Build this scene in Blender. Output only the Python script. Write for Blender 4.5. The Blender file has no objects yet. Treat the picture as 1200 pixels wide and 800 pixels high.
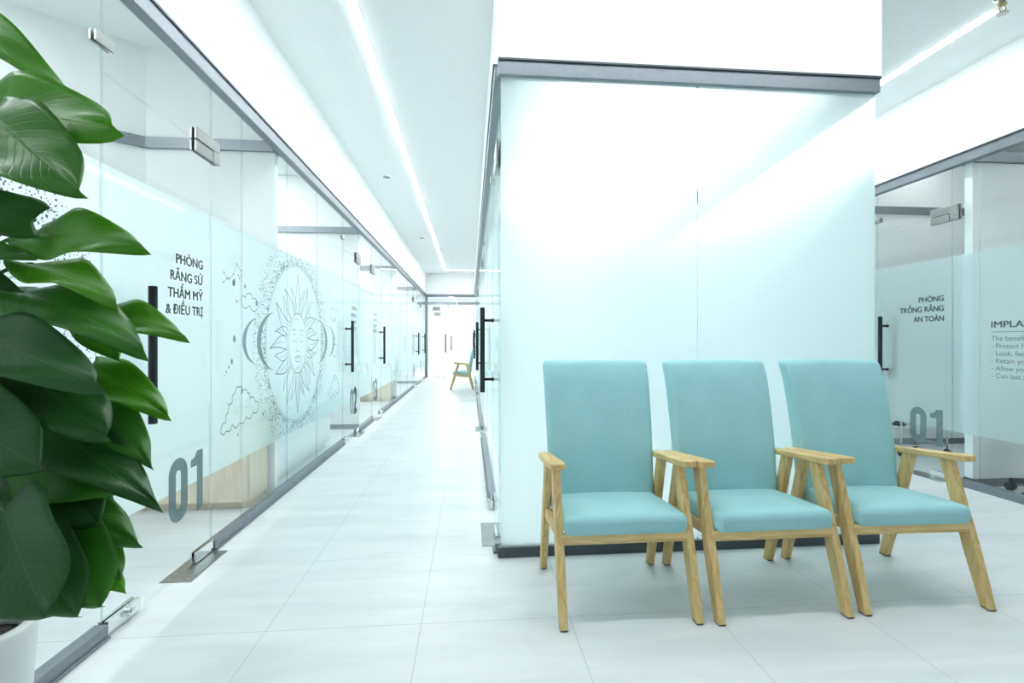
import bpy, bmesh, math, random
from mathutils import Vector, Matrix

# ------------------------------------------------------------------ camera, world, light
SC = bpy.context.scene
COL = SC.collection
CAM_H = 1.10
YAW = math.atan(49 / 570)
cam_d = bpy.data.cameras.new('camera')
cam_d.lens = 17.1
cam_d.sensor_width = 36
cam_d.clip_start = 0.02
cam = bpy.data.objects.new('camera', cam_d)
cam.location = (0, 0, CAM_H)
cam.rotation_euler = (math.pi / 2, 0, -YAW)
COL.objects.link(cam)
SC.camera = cam

SC.view_settings.view_transform = 'Standard'
SC.view_settings.look = 'None'
SC.view_settings.gamma = 1
SC.view_settings.use_curve_mapping = False
SC.view_settings.exposure = 0.76
SC.cycles.transparent_max_bounces = 48
SC.cycles.max_bounces = 14
SC.cycles.diffuse_bounces = 6
SC.cycles.transmission_bounces = 10

STRIP = 24.5            # radiance of the corridor light strips
ROOM = 36.0             # radiance of the strips in the treatment rooms
NEAR = 24.0             # radiance of the strip in the nearest left room
HALL = 36.0             # radiance of the strip across the hall
SIDE = 30.0             # radiance of the strip over the right-hand corridor
RIGHT = 16.0            # radiance of the strips in the right rooms
MIDDLE = 3.7            # radiance of the panel in the middle room
TINT = (0.97, 1.0, 1.0, 1)

W = bpy.data.worlds.new('world')
SC.world = W
W.use_nodes = True
W.node_tree.nodes['Background'].inputs[0].default_value = (0.85, 0.95, 1.0, 1)
W.node_tree.nodes['Background'].inputs[1].default_value = 0.3

fill = bpy.data.lights.new('added_fill_light', 'AREA')
fill.shape = 'RECTANGLE'
fill.size = 4.6
fill.size_y = 2.3
fill.energy = 5
fill.color = (0.92, 0.98, 1.0)
fill_o = bpy.data.objects.new('added_fill_light', fill)
fill_o.location = (1.2, -3.9, 1.35)
fill_o.rotation_euler = (math.pi / 2, 0, 0)   # shines towards +Y; soft fill added behind the camera
COL.objects.link(fill_o)

# ------------------------------------------------------------------ materials
MATS = {}


def new_mat(name):
    m = bpy.data.materials.new(name)
    m.use_nodes = True
    MATS[name] = m
    return m, m.node_tree.nodes, m.node_tree.links


def principled(name, col, rough=0.5, metal=0.0, noise=None, spec=0.5, coat=0.0, bump=None):
    m, n, l = new_mat(name)
    b = n['Principled BSDF']
    b.inputs['Base Color'].default_value = (*col, 1)
    b.inputs['Roughness'].default_value = rough
    b.inputs['Metallic'].default_value = metal
    b.inputs['Specular IOR Level'].default_value = spec
    b.inputs['Coat Weight'].default_value = coat
    tc = n.new('ShaderNodeTexCoord')
    if noise:
        sc, amt, st = noise
        mp = n.new('ShaderNodeMapping')
        mp.inputs['Scale'].default_value = st
        l.new(tc.outputs['Object'], mp.inputs['Vector'])
        t = n.new('ShaderNodeTexNoise')
        t.inputs['Scale'].default_value = sc
        t.inputs['Detail'].default_value = 5
        l.new(mp.outputs[0], t.inputs['Vector'])
        r = n.new('ShaderNodeMapRange')
        r.inputs[1].default_value = 0.3
        r.inputs[2].default_value = 0.7
        r.inputs[3].default_value = 1 - amt
        r.inputs[4].default_value = 1 + amt
        l.new(t.outputs['Fac'], r.inputs[0])
        mx = n.new('ShaderNodeVectorMath')
        mx.operation = 'SCALE'
        mx.inputs[0].default_value = col
        l.new(r.outputs[0], mx.inputs['Scale'])
        l.new(mx.outputs[0], b.inputs['Base Color'])
    if bump:
        sc, st, dist = bump
        t = n.new('ShaderNodeTexNoise')
        t.inputs['Scale'].default_value = sc
        l.new(tc.outputs['Object'], t.inputs['Vector'])
        bp = n.new('ShaderNodeBump')
        bp.inputs['Strength'].default_value = st
        bp.inputs['Distance'].default_value = dist
        l.new(t.outputs['Fac'], bp.inputs['Height'])
        l.new(bp.outputs[0], b.inputs['Normal'])
    return m


def emission(name, col, strength):
    m, n, l = new_mat(name)
    n.remove(n['Principled BSDF'])
    e = n.new('ShaderNodeEmission')
    e.inputs[0].default_value = col
    e.inputs[1].default_value = strength
    l.new(e.outputs[0], n['Material Output'].inputs[0])
    return m


def glass_mat(name, tint, refl=0.02):
    m, n, l = new_mat(name)
    n.remove(n['Principled BSDF'])
    tr = n.new('ShaderNodeBsdfTransparent')
    tr.inputs[0].default_value = (*tint, 1)
    gl = n.new('ShaderNodeBsdfGlossy')
    gl.inputs['Roughness'].default_value = 0.0
    gl.inputs['Color'].default_value = (0.95, 1, 1, 1)
    lw = n.new('ShaderNodeLayerWeight')
    lw.inputs[0].default_value = 0.5
    p = n.new('ShaderNodeMath')
    p.operation = 'POWER'
    p.inputs[1].default_value = 5
    l.new(lw.outputs['Facing'], p.inputs[0])
    ma = n.new('ShaderNodeMath')
    ma.operation = 'MULTIPLY_ADD'
    ma.inputs[1].default_value = 0.22
    ma.inputs[2].default_value = refl
    l.new(p.outputs[0], ma.inputs[0])
    mx = n.new('ShaderNodeMixShader')
    l.new(ma.outputs[0], mx.inputs[0])
    l.new(tr.outputs[0], mx.inputs[1])
    l.new(gl.outputs[0], mx.inputs[2])
    l.new(mx.outputs[0], n['Material Output'].inputs[0])
    return m


def film_mat(name, col, clear, trans, fwd=0.0):
    """frosted adhesive film: part clear, part translucent, part diffuse"""
    m, n, l = new_mat(name)
    n.remove(n['Principled BSDF'])
    tr = n.new('ShaderNodeBsdfTransparent')
    tr.inputs[0].default_value = (*col, 1)
    tl = n.new('ShaderNodeBsdfTranslucent')
    tl.inputs[0].default_value = (*col, 1)
    df = n.new('ShaderNodeBsdfDiffuse')
    df.inputs[0].default_value = (*col, 1)
    a = n.new('ShaderNodeMixShader')
    a.inputs[0].default_value = trans
    l.new(df.outputs[0], a.inputs[1])
    l.new(tl.outputs[0], a.inputs[2])
    b = n.new('ShaderNodeMixShader')
    b.inputs[0].default_value = clear
    if fwd:      # part of the light keeps its heading as it is scattered
        rf = n.new('ShaderNodeBsdfRefraction')
        rf.inputs['Color'].default_value = (min(1, col[0] * 1.1), min(1, col[1] * 1.08), min(1, col[2] * 1.08), 1)
        rf.inputs['Roughness'].default_value = 0.85
        rf.inputs['IOR'].default_value = 1.25
        w = n.new('ShaderNodeMixShader')
        w.inputs[0].default_value = fwd
        l.new(a.outputs[0], w.inputs[1])
        l.new(rf.outputs[0], w.inputs[2])
        a = w
    l.new(a.outputs[0], b.inputs[1])
    l.new(tr.outputs[0], b.inputs[2])
    l.new(b.outputs[0], n['Material Output'].inputs[0])
    return m


def floor_mat():
    m, n, l = new_mat('floor_tile')
    b = n['Principled BSDF']
    b.inputs['Roughness'].default_value = 0.38
    b.inputs['Specular IOR Level'].default_value = 0.45
    tc = n.new('ShaderNodeTexCoord')
    mp = n.new('ShaderNodeMapping')
    mp.inputs['Location'].default_value = (0.19, -0.135, 0)
    l.new(tc.outputs['Object'], mp.inputs['Vector'])
    br = n.new('ShaderNodeTexBrick')
    br.offset = 0
    br.inputs['Scale'].default_value = 1
    br.inputs['Brick Width'].default_value = 0.585
    br.inputs['Row Height'].default_value = 0.595
    br.inputs['Mortar Size'].default_value = 0.0014
    br.inputs['Mortar Smooth'].default_value = 0.1
    br.inputs['Bias'].default_value = 0
    l.new(mp.outputs[0], br.inputs['Vector'])
    # faint diagonal veining
    m2 = n.new('ShaderNodeMapping')
    m2.inputs['Rotation'].default_value = (0, 0, 0.5)
    m2.inputs['Scale'].default_value = (0.7, 3.4, 1)
    l.new(tc.outputs['Object'], m2.inputs['Vector'])
    nz = n.new('ShaderNodeTexNoise')
    nz.inputs['Scale'].default_value = 1.7
    nz.inputs['Detail'].default_value = 9
    nz.inputs['Roughness'].default_value = 0.62
    nz.inputs['Distortion'].default_value = 0.6
    l.new(m2.outputs[0], nz.inputs['Vector'])
    cr = n.new('ShaderNodeValToRGB')
    cr.color_ramp.elements[0].position = 0.28
    cr.color_ramp.elements[0].color = (0.60, 0.635, 0.65, 1)
    cr.color_ramp.elements[1].position = 0.62
    cr.color_ramp.elements[1].color = (0.715, 0.74, 0.75, 1)
    l.new(nz.outputs['Fac'], cr.inputs[0])
    mx = n.new('ShaderNodeMix')
    mx.data_type = 'RGBA'
    l.new(br.outputs['Fac'], mx.inputs['Factor'])
    l.new(cr.outputs[0], mx.inputs['A'])
    mx.inputs['B'].default_value = (0.42, 0.46, 0.48, 1)
    l.new(mx.outputs['Result'], b.inputs['Base Color'])
    return m


def wood_mat(name, c1, c2, rough=0.45, sc=(14, 14, 1.6)):
    m, n, l = new_mat(name)
    b = n['Principled BSDF']
    b.inputs['Roughness'].default_value = rough
    tc = n.new('ShaderNodeTexCoord')
    mp = n.new('ShaderNodeMapping')
    mp.inputs['Scale'].default_value = sc
    l.new(tc.outputs['Object'], mp.inputs['Vector'])
    nz = n.new('ShaderNodeTexNoise')
    nz.inputs['Scale'].default_value = 3
    nz.inputs['Detail'].default_value = 6
    nz.inputs['Distortion'].default_value = 1.2
    l.new(mp.outputs[0], nz.inputs['Vector'])
    cr = n.new('ShaderNodeValToRGB')
    cr.color_ramp.elements[0].position = 0.3
    cr.color_ramp.elements[0].color = (*c1, 1)
    cr.color_ramp.elements[1].position = 0.68
    cr.color_ramp.elements[1].color = (*c2, 1)
    l.new(nz.outputs['Fac'], cr.inputs[0])
    l.new(cr.outputs[0], b.inputs['Base Color'])
    return m


def fabric_mat():
    m, n, l = new_mat('aqua_fabric')
    b = n['Principled BSDF']
    b.inputs['Roughness'].default_value = 0.85
    b.inputs['Specular IOR Level'].default_value = 0.2
    b.inputs['Sheen Weight'].default_value = 0.15
    tc = n.new('ShaderNodeTexCoord')
    nz = n.new('ShaderNodeTexNoise')
    nz.inputs['Scale'].default_value = 420
    nz.inputs['Detail'].default_value = 2
    l.new(tc.outputs['Object'], nz.inputs['Vector'])
    nl = n.new('ShaderNodeTexNoise')
    nl.inputs['Scale'].default_value = 5
    l.new(tc.outputs['Object'], nl.inputs['Vector'])
    ad = n.new('ShaderNodeMath')
    ad.operation = 'MULTIPLY_ADD'
    ad.inputs[1].default_value = 0.35
    l.new(nl.outputs['Fac'], ad.inputs[0])
    l.new(nz.outputs['Fac'], ad.inputs[2])
    cr = n.new('ShaderNodeValToRGB')
    cr.color_ramp.elements[0].position = 0.42
    cr.color_ramp.elements[0].color = (0.255, 0.505, 0.535, 1)
    cr.color_ramp.elements[1].position = 0.92
    cr.color_ramp.elements[1].color = (0.375, 0.655, 0.675, 1)
    l.new(ad.outputs[0], cr.inputs[0])
    l.new(cr.outputs[0], b.inputs['Base Color'])
    bp = n.new('ShaderNodeBump')
    bp.inputs['Strength'].default_value = 0.25
    bp.inputs['Distance'].default_value = 0.001
    l.new(nz.outputs['Fac'], bp.inputs['Height'])
    l.new(bp.outputs[0], b.inputs['Normal'])
    return m


def leaf_mat(name, c, vein):
    m, n, l = new_mat(name)
    b = n['Principled BSDF']
    b.inputs['Roughness'].default_value = 0.33
    b.inputs['Specular IOR Level'].default_value = 0.45
    uv = n.new('ShaderNodeUVMap')
    sp = n.new('ShaderNodeSeparateXYZ')
    l.new(uv.outputs[0], sp.inputs[0])
    # u = along, v = -1..1 across (stored 0..1)
    ab = n.new('ShaderNodeMath')
    ab.operation = 'ABSOLUTE'
    sb = n.new('ShaderNodeMath')
    sb.operation = 'SUBTRACT'
    sb.inputs[1].default_value = 0.5
    l.new(sp.outputs[1], sb.inputs[0])
    l.new(sb.outputs[0], ab.inputs[0])
    # side veins: sin((u - 0.8|v|)*k)
    ma = n.new('ShaderNodeMath')
    ma.operation = 'MULTIPLY_ADD'
    ma.inputs[1].default_value = -0.7
    l.new(ab.outputs[0], ma.inputs[0])
    l.new(sp.outputs[0], ma.inputs[2])
    sn = n.new('ShaderNodeMath')
    sn.operation = 'SINE'
    mk = n.new('ShaderNodeMath')
    mk.operation = 'MULTIPLY'
    mk.inputs[1].default_value = 75
    l.new(ma.outputs[0], mk.inputs[0])
    l.new(mk.outputs[0], sn.inputs[0])
    rg = n.new('ShaderNodeMapRange')
    rg.inputs[1].default_value = 0.75
    rg.inputs[2].default_value = 1.0
    rg.inputs[3].default_value = 0.0
    rg.inputs[4].default_value = 0.35
    l.new(sn.outputs[0], rg.inputs[0])
    rm = n.new('ShaderNodeMapRange')
    rm.inputs[1].default_value = 0.0
    rm.inputs[2].default_value = 0.02
    rm.inputs[3].default_value = 0.8
    rm.inputs[4].default_value = 0.0
    l.new(ab.outputs[0], rm.inputs[0])
    mxm = n.new('ShaderNodeMath')
    mxm.operation = 'MAXIMUM'
    l.new(rg.outputs[0], mxm.inputs[0])
    l.new(rm.outputs[0], mxm.inputs[1])
    tc = n.new('ShaderNodeTexCoord')
    nz = n.new('ShaderNodeTexNoise')
    nz.inputs['Scale'].default_value = 9
    l.new(tc.outputs['Object'], nz.inputs['Vector'])
    cr = n.new('ShaderNodeValToRGB')
    cr.color_ramp.elements[0].position = 0.3
    cr.color_ramp.elements[0].color = (c[0] * .8, c[1] * .82, c[2] * .8, 1)
    cr.color_ramp.elements[1].position = 0.7
    cr.color_ramp.elements[1].color = (c[0] * 1.15, c[1] * 1.12, c[2] * 1.1, 1)
    l.new(nz.outputs['Fac'], cr.inputs[0])
    mx = n.new('ShaderNodeMix')
    mx.data_type = 'RGBA'
    l.new(mxm.outputs[0], mx.inputs['Factor'])
    l.new(cr.outputs[0], mx.inputs['A'])
    mx.inputs['B'].default_value = (*vein, 1)
    l.new(mx.outputs['Result'], b.inputs['Base Color'])
    bp = n.new('ShaderNodeBump')
    bp.inputs['Strength'].default_value = 0.25
    bp.inputs['Distance'].default_value = 0.003
    bp.invert = True
    l.new(mxm.outputs[0], bp.inputs['Height'])
    l.new(bp.outputs[0], b.inputs['Normal'])
    tl = n.new('ShaderNodeBsdfTranslucent')
    tl.inputs[0].default_value = (c[0] * 2.2, c[1] * 2.0, c[2] * 1.0, 1)
    ms = n.new('ShaderNodeMixShader')
    ms.inputs[0].default_value = 0.28
    l.new(b.outputs[0], ms.inputs[1])
    l.new(tl.outputs[0], ms.inputs[2])
    l.new(ms.outputs[0], n['Material Output'].inputs[0])
    return m


M_wall = principled('white_plaster', (0.86, 0.88, 0.88), 0.7, noise=(30, 0.01, (1, 1, 1)))
M_ceil = principled('ceiling_plaster', (0.89, 0.905, 0.91), 0.8, noise=(20, 0.01, (1, 1, 1)))
M_floor = floor_mat()
M_alu = principled('grey_aluminium', (0.23, 0.255, 0.285), 0.42, 0.55, noise=(60, 0.05, (1, 1, 1)))
M_alud = principled('dark_aluminium', (0.075, 0.09, 0.105), 0.4, 0.5, noise=(60, 0.05, (1, 1, 1)))
M_steel = principled('brushed_steel', (0.36, 0.37, 0.365), 0.30, 1.0, noise=(8, 0.08, (1, 40, 40)))
M_chrome = principled('polished_chrome', (0.8, 0.81, 0.82), 0.08, 1.0, noise=(20, 0.02, (1, 1, 1)))
M_black = principled('black_powder_coat', (0.012, 0.014, 0.018), 0.38, 0.2, noise=(90, 0.15, (1, 1, 1)))
M_glass = glass_mat('clear_glass', (0.975, 0.988, 0.988))
M_edge = film_mat('glass_edge', (0.90, 0.95, 0.95), 0.95, 0.5)
M_film = film_mat('frosted_aqua_film', (0.825, 0.945, 0.95), 0.11, 0.72)
M_filmw = film_mat('frosted_pale_film', (0.90, 0.97, 0.985), 0.10, 0.68)
M_filmf = film_mat('frosted_front_film', (0.835, 0.900, 0.902), 0.0, 0.84, 0.6)
M_ink = principled('grey_vinyl', (0.13, 0.18, 0.195), 0.6, noise=(40, 0.04, (1, 1, 1)))
M_inkl = principled('line_vinyl', (0.085, 0.135, 0.145), 0.6, noise=(40, 0.04, (1, 1, 1)))
M_inkc = principled('pale_grey_vinyl', (0.20, 0.28, 0.295), 0.6, noise=(40, 0.04, (1, 1, 1)))
M_strip = emission('light_strip', TINT, STRIP)
M_roomstrip = emission('room_light_strip', TINT, ROOM)
M_rightstrip = emission('right_room_light_strip', TINT, RIGHT)
M_nearstrip = emission('near_room_light_strip', TINT, NEAR)
M_sidestrip = emission('side_light_strip', TINT, SIDE)
M_hallstrip = emission('hall_light_strip', TINT, HALL)
M_midstrip = emission('middle_room_light_strip', TINT, MIDDLE)
M_fabric = fabric_mat()
M_wood = wood_mat('beech_wood_upright', (0.50, 0.335, 0.120), (0.74, 0.55, 0.26))
M_woodx = wood_mat('beech_wood_crosswise', (0.50, 0.335, 0.120), (0.74, 0.55, 0.26), sc=(1.6, 14, 14))
M_woody = wood_mat('beech_wood_lengthwise', (0.50, 0.335, 0.120), (0.74, 0.55, 0.26), sc=(14, 1.6, 14))
M_cabwood = wood_mat('pale_oak', (0.68, 0.57, 0.44), (0.80, 0.70, 0.57), 0.5, (16, 16, 1.2))
M_cabwhite = principled('white_laminate', (0.80, 0.84, 0.84), 0.35, noise=(20, 0.01, (1, 1, 1)))
M_rubber = principled('dark_foot_pad', (0.06, 0.055, 0.05), 0.7, noise=(60, 0.1, (1, 1, 1)))
M_pot = principled('white_ceramic', (0.70, 0.72, 0.72), 0.3, noise=(12, 0.02, (1, 1, 1)))
M_soil = principled('dark_soil', (0.035, 0.03, 0.024), 0.95, noise=(60, 0.5, (1, 1, 1)), bump=(90, 1.0, 0.01))
M_bark = principled('coir_pole', (0.075, 0.05, 0.03), 0.95, noise=(70, 0.4, (1, 1, .3)), bump=(120, 1.0, 0.006))
M_stem = principled('green_stem', (0.055, 0.14, 0.03), 0.45, noise=(30, 0.15, (1, 1, 1)))
M_leafs = [leaf_mat('leaf_deep_green', (0.022, 0.100, 0.020), (0.05, 0.17, 0.045)),
           leaf_mat('leaf_mid_green', (0.040, 0.180, 0.016), (0.08, 0.26, 0.04)),
           leaf_mat('leaf_fresh_green', (0.070, 0.270, 0.010), (0.12, 0.36, 0.03))]
M_tealplastic = principled('dark_teal_leatherette', (0.03, 0.07, 0.085), 0.45, noise=(40, 0.1, (1, 1, 1)))
M_brass = principled('brass', (0.55, 0.45, 0.25), 0.3, 1.0, noise=(40, 0.05, (1, 1, 1)))


# ------------------------------------------------------------------ mesh helpers
class MB:
    def __init__(self):
        self.v = []
        self.f = []
        self.mi = []

    def quad(self, pts, mi=0):
        b = len(self.v)
        self.v += [tuple(p) for p in pts]
        self.f.append(tuple(range(b, b + len(pts))))
        self.mi.append(mi)

    def box(self, lo, hi, mi=0):
        x0, y0, z0 = lo
        x1, y1, z1 = hi
        b = len(self.v)
        self.v += [(x0, y0, z0), (x1, y0, z0), (x1, y1, z0), (x0, y1, z0),
                   (x0, y0, z1), (x1, y0, z1), (x1, y1, z1), (x0, y1, z1)]
        for f in ((0, 3, 2, 1), (4, 5, 6, 7), (0, 1, 5, 4), (1, 2, 6, 5), (2, 3, 7, 6), (3, 0, 4, 7)):
            self.f.append(tuple(b + i for i in f))
            self.mi.append(mi)

    def bar(self, p0, p1, s0, s1, side=(1, 0, 0), mi=0):
        """tapered rectangular bar; s = (width along side, depth)"""
        p0, p1 = Vector(p0), Vector(p1)
        d = (p1 - p0).normalized()
        sx = Vector(side)
        sx = (sx - d * sx.dot(d)).normalized()
        sy = d.cross(sx)
        b = len(self.v)
        for p, s in ((p0, s0), (p1, s1)):
            for a, c in ((-1, -1), (1, -1), (1, 1), (-1, 1)):
                self.v.append(tuple(p + sx * a * s[0] / 2 + sy * c * s[1] / 2))
        for f in ((0, 3, 2, 1), (4, 5, 6, 7), (0, 1, 5, 4), (1, 2, 6, 5), (2, 3, 7, 6), (3, 0, 4, 7)):
            self.f.append(tuple(b + i for i in f))
            self.mi.append(mi)

    def tube(self, pts, r, seg=10, mi=0):
        pts = [Vector(p) for p in pts]
        rs = r if isinstance(r, (list, tuple)) else [r] * len(pts)
        b = len(self.v)
        n = len(pts)
        prev = None
        for i, p in enumerate(pts):
            d = (pts[min(i + 1, n - 1)] - pts[max(i - 1, 0)]).normalized()
            up = prev if prev else (Vector((0, 0, 1)) if abs(d.z) < .9 else Vector((1, 0, 0)))
            a = (up - d * up.dot(d)).normalized()
            prev = a
            c = d.cross(a)
            for k in range(seg):
                t = 2 * math.pi * k / seg
                self.v.append(tuple(p + (a * math.cos(t) + c * math.sin(t)) * rs[i]))
        for i in range(n - 1):
            for k in range(seg):
                k2 = (k + 1) % seg
                self.f.append((b + i * seg + k, b + i * seg + k2, b + (i + 1) * seg + k2, b + (i + 1) * seg + k))
                self.mi.append(mi)
        self.f.append(tuple(b + k for k in reversed(range(seg))))
        self.mi.append(mi)
        self.f.append(tuple(b + (n - 1) * seg + k for k in range(seg)))
        self.mi.append(mi)

    def lathe(self, prof, c=(0, 0, 0), seg=32, mi=0):
        b = len(self.v)
        n = len(prof)
        for r, z in prof:
            for k in range(seg):
                t = 2 * math.pi * k / seg
                self.v.append((c[0] + r * math.cos(t), c[1] + r * math.sin(t), c[2] + z))
        for i in range(n - 1):
            for k in range(seg):
                k2 = (k + 1) % seg
                self.f.append((b + i * seg + k, b + i * seg + k2, b + (i + 1) * seg + k2, b + (i + 1) * seg + k))
                self.mi.append(mi)
        if prof[0][0] > 1e-6:
            self.f.append(tuple(b + k for k in reversed(range(seg))))
            self.mi.append(mi)
        if prof[-1][0] > 1e-6:
            self.f.append(tuple(b + (n - 1) * seg + k for k in range(seg)))
            self.mi.append(mi)

    def build(self, name, mats, parent=None, smooth=False, bevel=0, bseg=2):
        me = bpy.data.meshes.new(name)
        me.from_pydata(self.v, [], self.f)
        mats = mats if isinstance(mats, (list, tuple)) else [mats]
        for m in mats:
            me.materials.append(m)
        for p, mi in zip(me.polygons, self.mi):
            p.material_index = mi
            p.use_smooth = smooth
        me.update()
        o = bpy.data.objects.new(name, me)
        COL.objects.link(o)
        if parent:
            o.parent = parent
        if bevel:
            bv = o.modifiers.new('bevel', 'BEVEL')
            bv.width = bevel
            bv.segments = bseg
            bv.limit_method = 'ANGLE'
        return o


def rbox(half, r, n_in=6, n_r=3):
    """rounded box, returned as an MB centred on the origin"""
    mb = MB()

    def axis(h):
        inner = h - r
        a = [-h + r * i / n_r * 1.0 for i in range(n_r)]
        b = [-inner + 2 * inner * i / n_in for i in range(n_in + 1)]
        c = [inner + r * (i + 1) / n_r for i in range(n_r)]
        return a + b + c
    ax = [axis(h) for h in half]
    idx = {}

    def pt(p):
        key = tuple(round(q, 6) for q in p)
        if key in idx:
            return idx[key]
        q = [max(-(half[i] - r), min(half[i] - r, p[i])) for i in range(3)]
        # ease the band so the arc is evenly sampled
        d = [math.tan((p[i] - q[i]) / r * math.pi / 4) for i in range(3)]
        L = math.sqrt(sum(e * e for e in d)) or 1
        k = [q[i] + d[i] / L * r for i in range(3)]
        mb.v.append(tuple(k))
        idx[key] = len(mb.v) - 1
        return idx[key]
    for a in range(3):
        u, w = [(1, 2), (2, 0), (0, 1)][a]
        for s in (-1, 1):
            for i in range(len(ax[u]) - 1):
                for j in range(len(ax[w]) - 1):
                    q = []
                    for di, dj in ((0, 0), (1, 0), (1, 1), (0, 1)):
                        p = [0, 0, 0]
                        p[a] = s * half[a]
                        p[u] = ax[u][i + di]
                        p[w] = ax[w][j + dj]
                        q.append(pt(p))
                    if s < 0:
                        q.reverse()
                    mb.f.append(tuple(q))
                    mb.mi.append(0)
    return mb


def empty(name, loc=(0, 0, 0), rz=0):
    o = bpy.data.objects.new(name, None)
    o.empty_display_size = 0.1
    o.location = loc
    o.rotation_euler = (0, 0, rz)
    COL.objects.link(o)
    return o


def tag(o, label=None, cat=None, group=None, kind=None):
    if label:
        o['label'] = label
    if cat:
        o['category'] = cat
    if group:
        o['group'] = group
    if kind:
        o['kind'] = kind
    return o


def struct(o, label, cat):
    return tag(o, label, cat, kind='structure')


def copy_tree(o, parent=None):
    c = o.copy()
    COL.objects.link(c)
    if parent:
        c.parent = parent
    for ch in list(o.children):
        copy_tree(ch, c)
    return c


# ------------------------------------------------------------------ plan of the place (metres)
L = -1.36       # glass line on the left of the corridor
BX0, BX1 = 0.153, 2.21   # glass room in the middle: left and right sides
BY = 2.49       # its front
R = 3.75        # glass line on the far right
CEIL = 3.17
YE = 15.0       # end of the corridor
RZ0, RZ1 = 2.455, 2.535  # top rail
YB = -4.0       # shopfront behind


def slab(name, lo, hi, m, label, cat):
    mb = MB()
    mb.box(lo, hi)
    return struct(mb.build(name, m), label, cat)


slab('floor', (-6.0, YB, -0.12), (8.0, 24, 0), M_floor, 'pale grey marbled square floor tiles of the corridor', 'floor')
slab('ceiling', (-6.0, YB, CEIL), (8.0, 24, CEIL + 0.15), M_ceil, 'flat white ceiling over the corridor', 'ceiling')
# plaster bulkheads above the glass
slab('wall_left', (L - 0.12, YB, RZ1), (L + 0.02, YE, CEIL), M_wall, 'white plaster band above the left glass line', 'wall')
mb = MB()
mb.box((BX0 - 0.012, BY - 0.016, RZ1), (BX0 + 0.12, 8.6, CEIL))
mb.box((BX0 + 0.12, BY - 0.016, RZ1), (BX1 - 0.10, BY + 0.10, CEIL))
mb.box((BX1 - 0.10, BY - 0.016, RZ1), (BX1 + 0.03, 8.6, CEIL))
struct(mb.build('wall_middle', M_wall), 'white plaster band above the frosted front glass behind the three armchairs', 'wall')
slab('wall_right', (R - 0.02, YB, RZ1), (R + 0.12, 8.6, CEIL), M_wall, 'white plaster band above the far right glass line', 'wall')
slab('wall_inner', (BX0 + 0.12, 8.6, 0), (8.0, 8.72, CEIL), M_wall, 'white wall closing the middle room', 'wall')
slab('wall_corridor', (BX0 - 0.012, 8.6, RZ1), (BX0 + 0.12, YE, CEIL), M_wall, 'white plaster band along the corridor beyond the first doors', 'wall')
slab('wall_outer', (-6.1, YB, 0), (-6.0, 24, CEIL), M_wall, 'white outer wall behind the left rooms', 'wall')
slab('wall_far', (-6.0, 24, 0), (8.0, 24.1, CEIL), M_wall, 'white wall at the very end past the corridor', 'wall')
slab('wall_east', (8.0, YB, 0), (8.1, 24, CEIL), M_wall, 'white outer wall behind the right rooms', 'wall')
slab('wall_end', (L - 0.12, YE - 0.02, RZ1), (BX0 + 0.12, YE + 0.10, CEIL), M_wall, 'white band above the glass at the corridor end', 'wall')
# shopfront behind the viewer: piers and lintel round an open glazed front
mb = MB()
mb.box((-6.0, YB - 0.12, 0), (-1.3, YB, CEIL))
mb.box((3.7, YB - 0.12, 0), (8.0, YB, CEIL))
mb.box((-1.3, YB - 0.12, 2.6), (3.7, YB, CEIL))
struct(mb.build('wall_front', M_wall), 'white shopfront wall behind the viewer', 'wall')


# ---- rails
def rail_y(name, x, y0, y1, label, top=True, base=True, gaps=()):
    """top and base channel along Y at x; gaps are door openings without a base"""
    if top:
        mb = MB()
        mb.box((x - 0.028, y0, RZ0), (x + 0.028, y1, RZ1 - 0.008), 0)
        mb.box((x - 0.036, y0, RZ1 - 0.008), (x + 0.036, y1, RZ1 + 0.004), 1)
        struct(mb.build(name, [M_alu, M_alud], bevel=0.002), 'grey metal top channel ' + label, 'glazing rail')
    if base:
        mb = MB()
        cuts = [y0] + [g for ga in gaps for g in ga] + [y1]
        for a, b in zip(cuts[::2], cuts[1::2]):
            mb.box((x - 0.024, a, 0), (x + 0.024, b, 0.052), 0)
            mb.box((x - 0.034, a, 0), (x + 0.034, b, 0.010), 0)
        struct(mb.build(name + '0', M_alu, bevel=0.002), 'grey metal floor channel ' + label, 'glazing rail')


def rail_x(name, y, x0, x1, label, top=True, base=True, gaps=()):
    if top:
        mb = MB()
        mb.box((x0, y - 0.028, RZ0), (x1, y + 0.028, RZ1 - 0.008), 0)
        mb.box((x0, y - 0.036, RZ1 - 0.008), (x1, y + 0.036, RZ1 + 0.004), 1)
        struct(mb.build(name, [M_alu, M_alud], bevel=0.002), 'grey metal top channel ' + label, 'glazing rail')
    if base:
        mb = MB()
        cuts = [x0] + [g for ga in gaps for g in ga] + [x1]
        for a, b in zip(cuts[::2], cuts[1::2]):
            mb.box((a, y - 0.024, 0), (b, y + 0.024, 0.052), 0)
        struct(mb.build(name + '0', M_alud, bevel=0.002), 'dark metal floor channel ' + label, 'glazing rail')


# ---- glazing: local frame s (along the wall), z up; axis 'x' = wall lies along Y at x = const
GT = 0.010
win_n = [0]
door_n = [0]


def P(axis, c, s, z, off, face):
    """point at s along the wall, off metres out of the glass towards the viewer's side"""
    return (c + off * face, s, z) if axis == 'x' else (s, c + off * face, z)


def pane_mb(axis, c, s0, s1, z0, z1):
    mb = MB()
    g = 0.0015
    s0 += g
    s1 -= g
    if axis == 'x':
        mb.box((c - GT / 2, s0, z0), (c + GT / 2, s1, z1))
        edge = (0, 1, 2, 4)
    else:
        mb.box((s0, c - GT / 2, z0), (s1, c + GT / 2, z1))
        edge = (0, 1, 3, 5)
    for e in edge:
        mb.mi[e] = 1
    return mb


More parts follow.
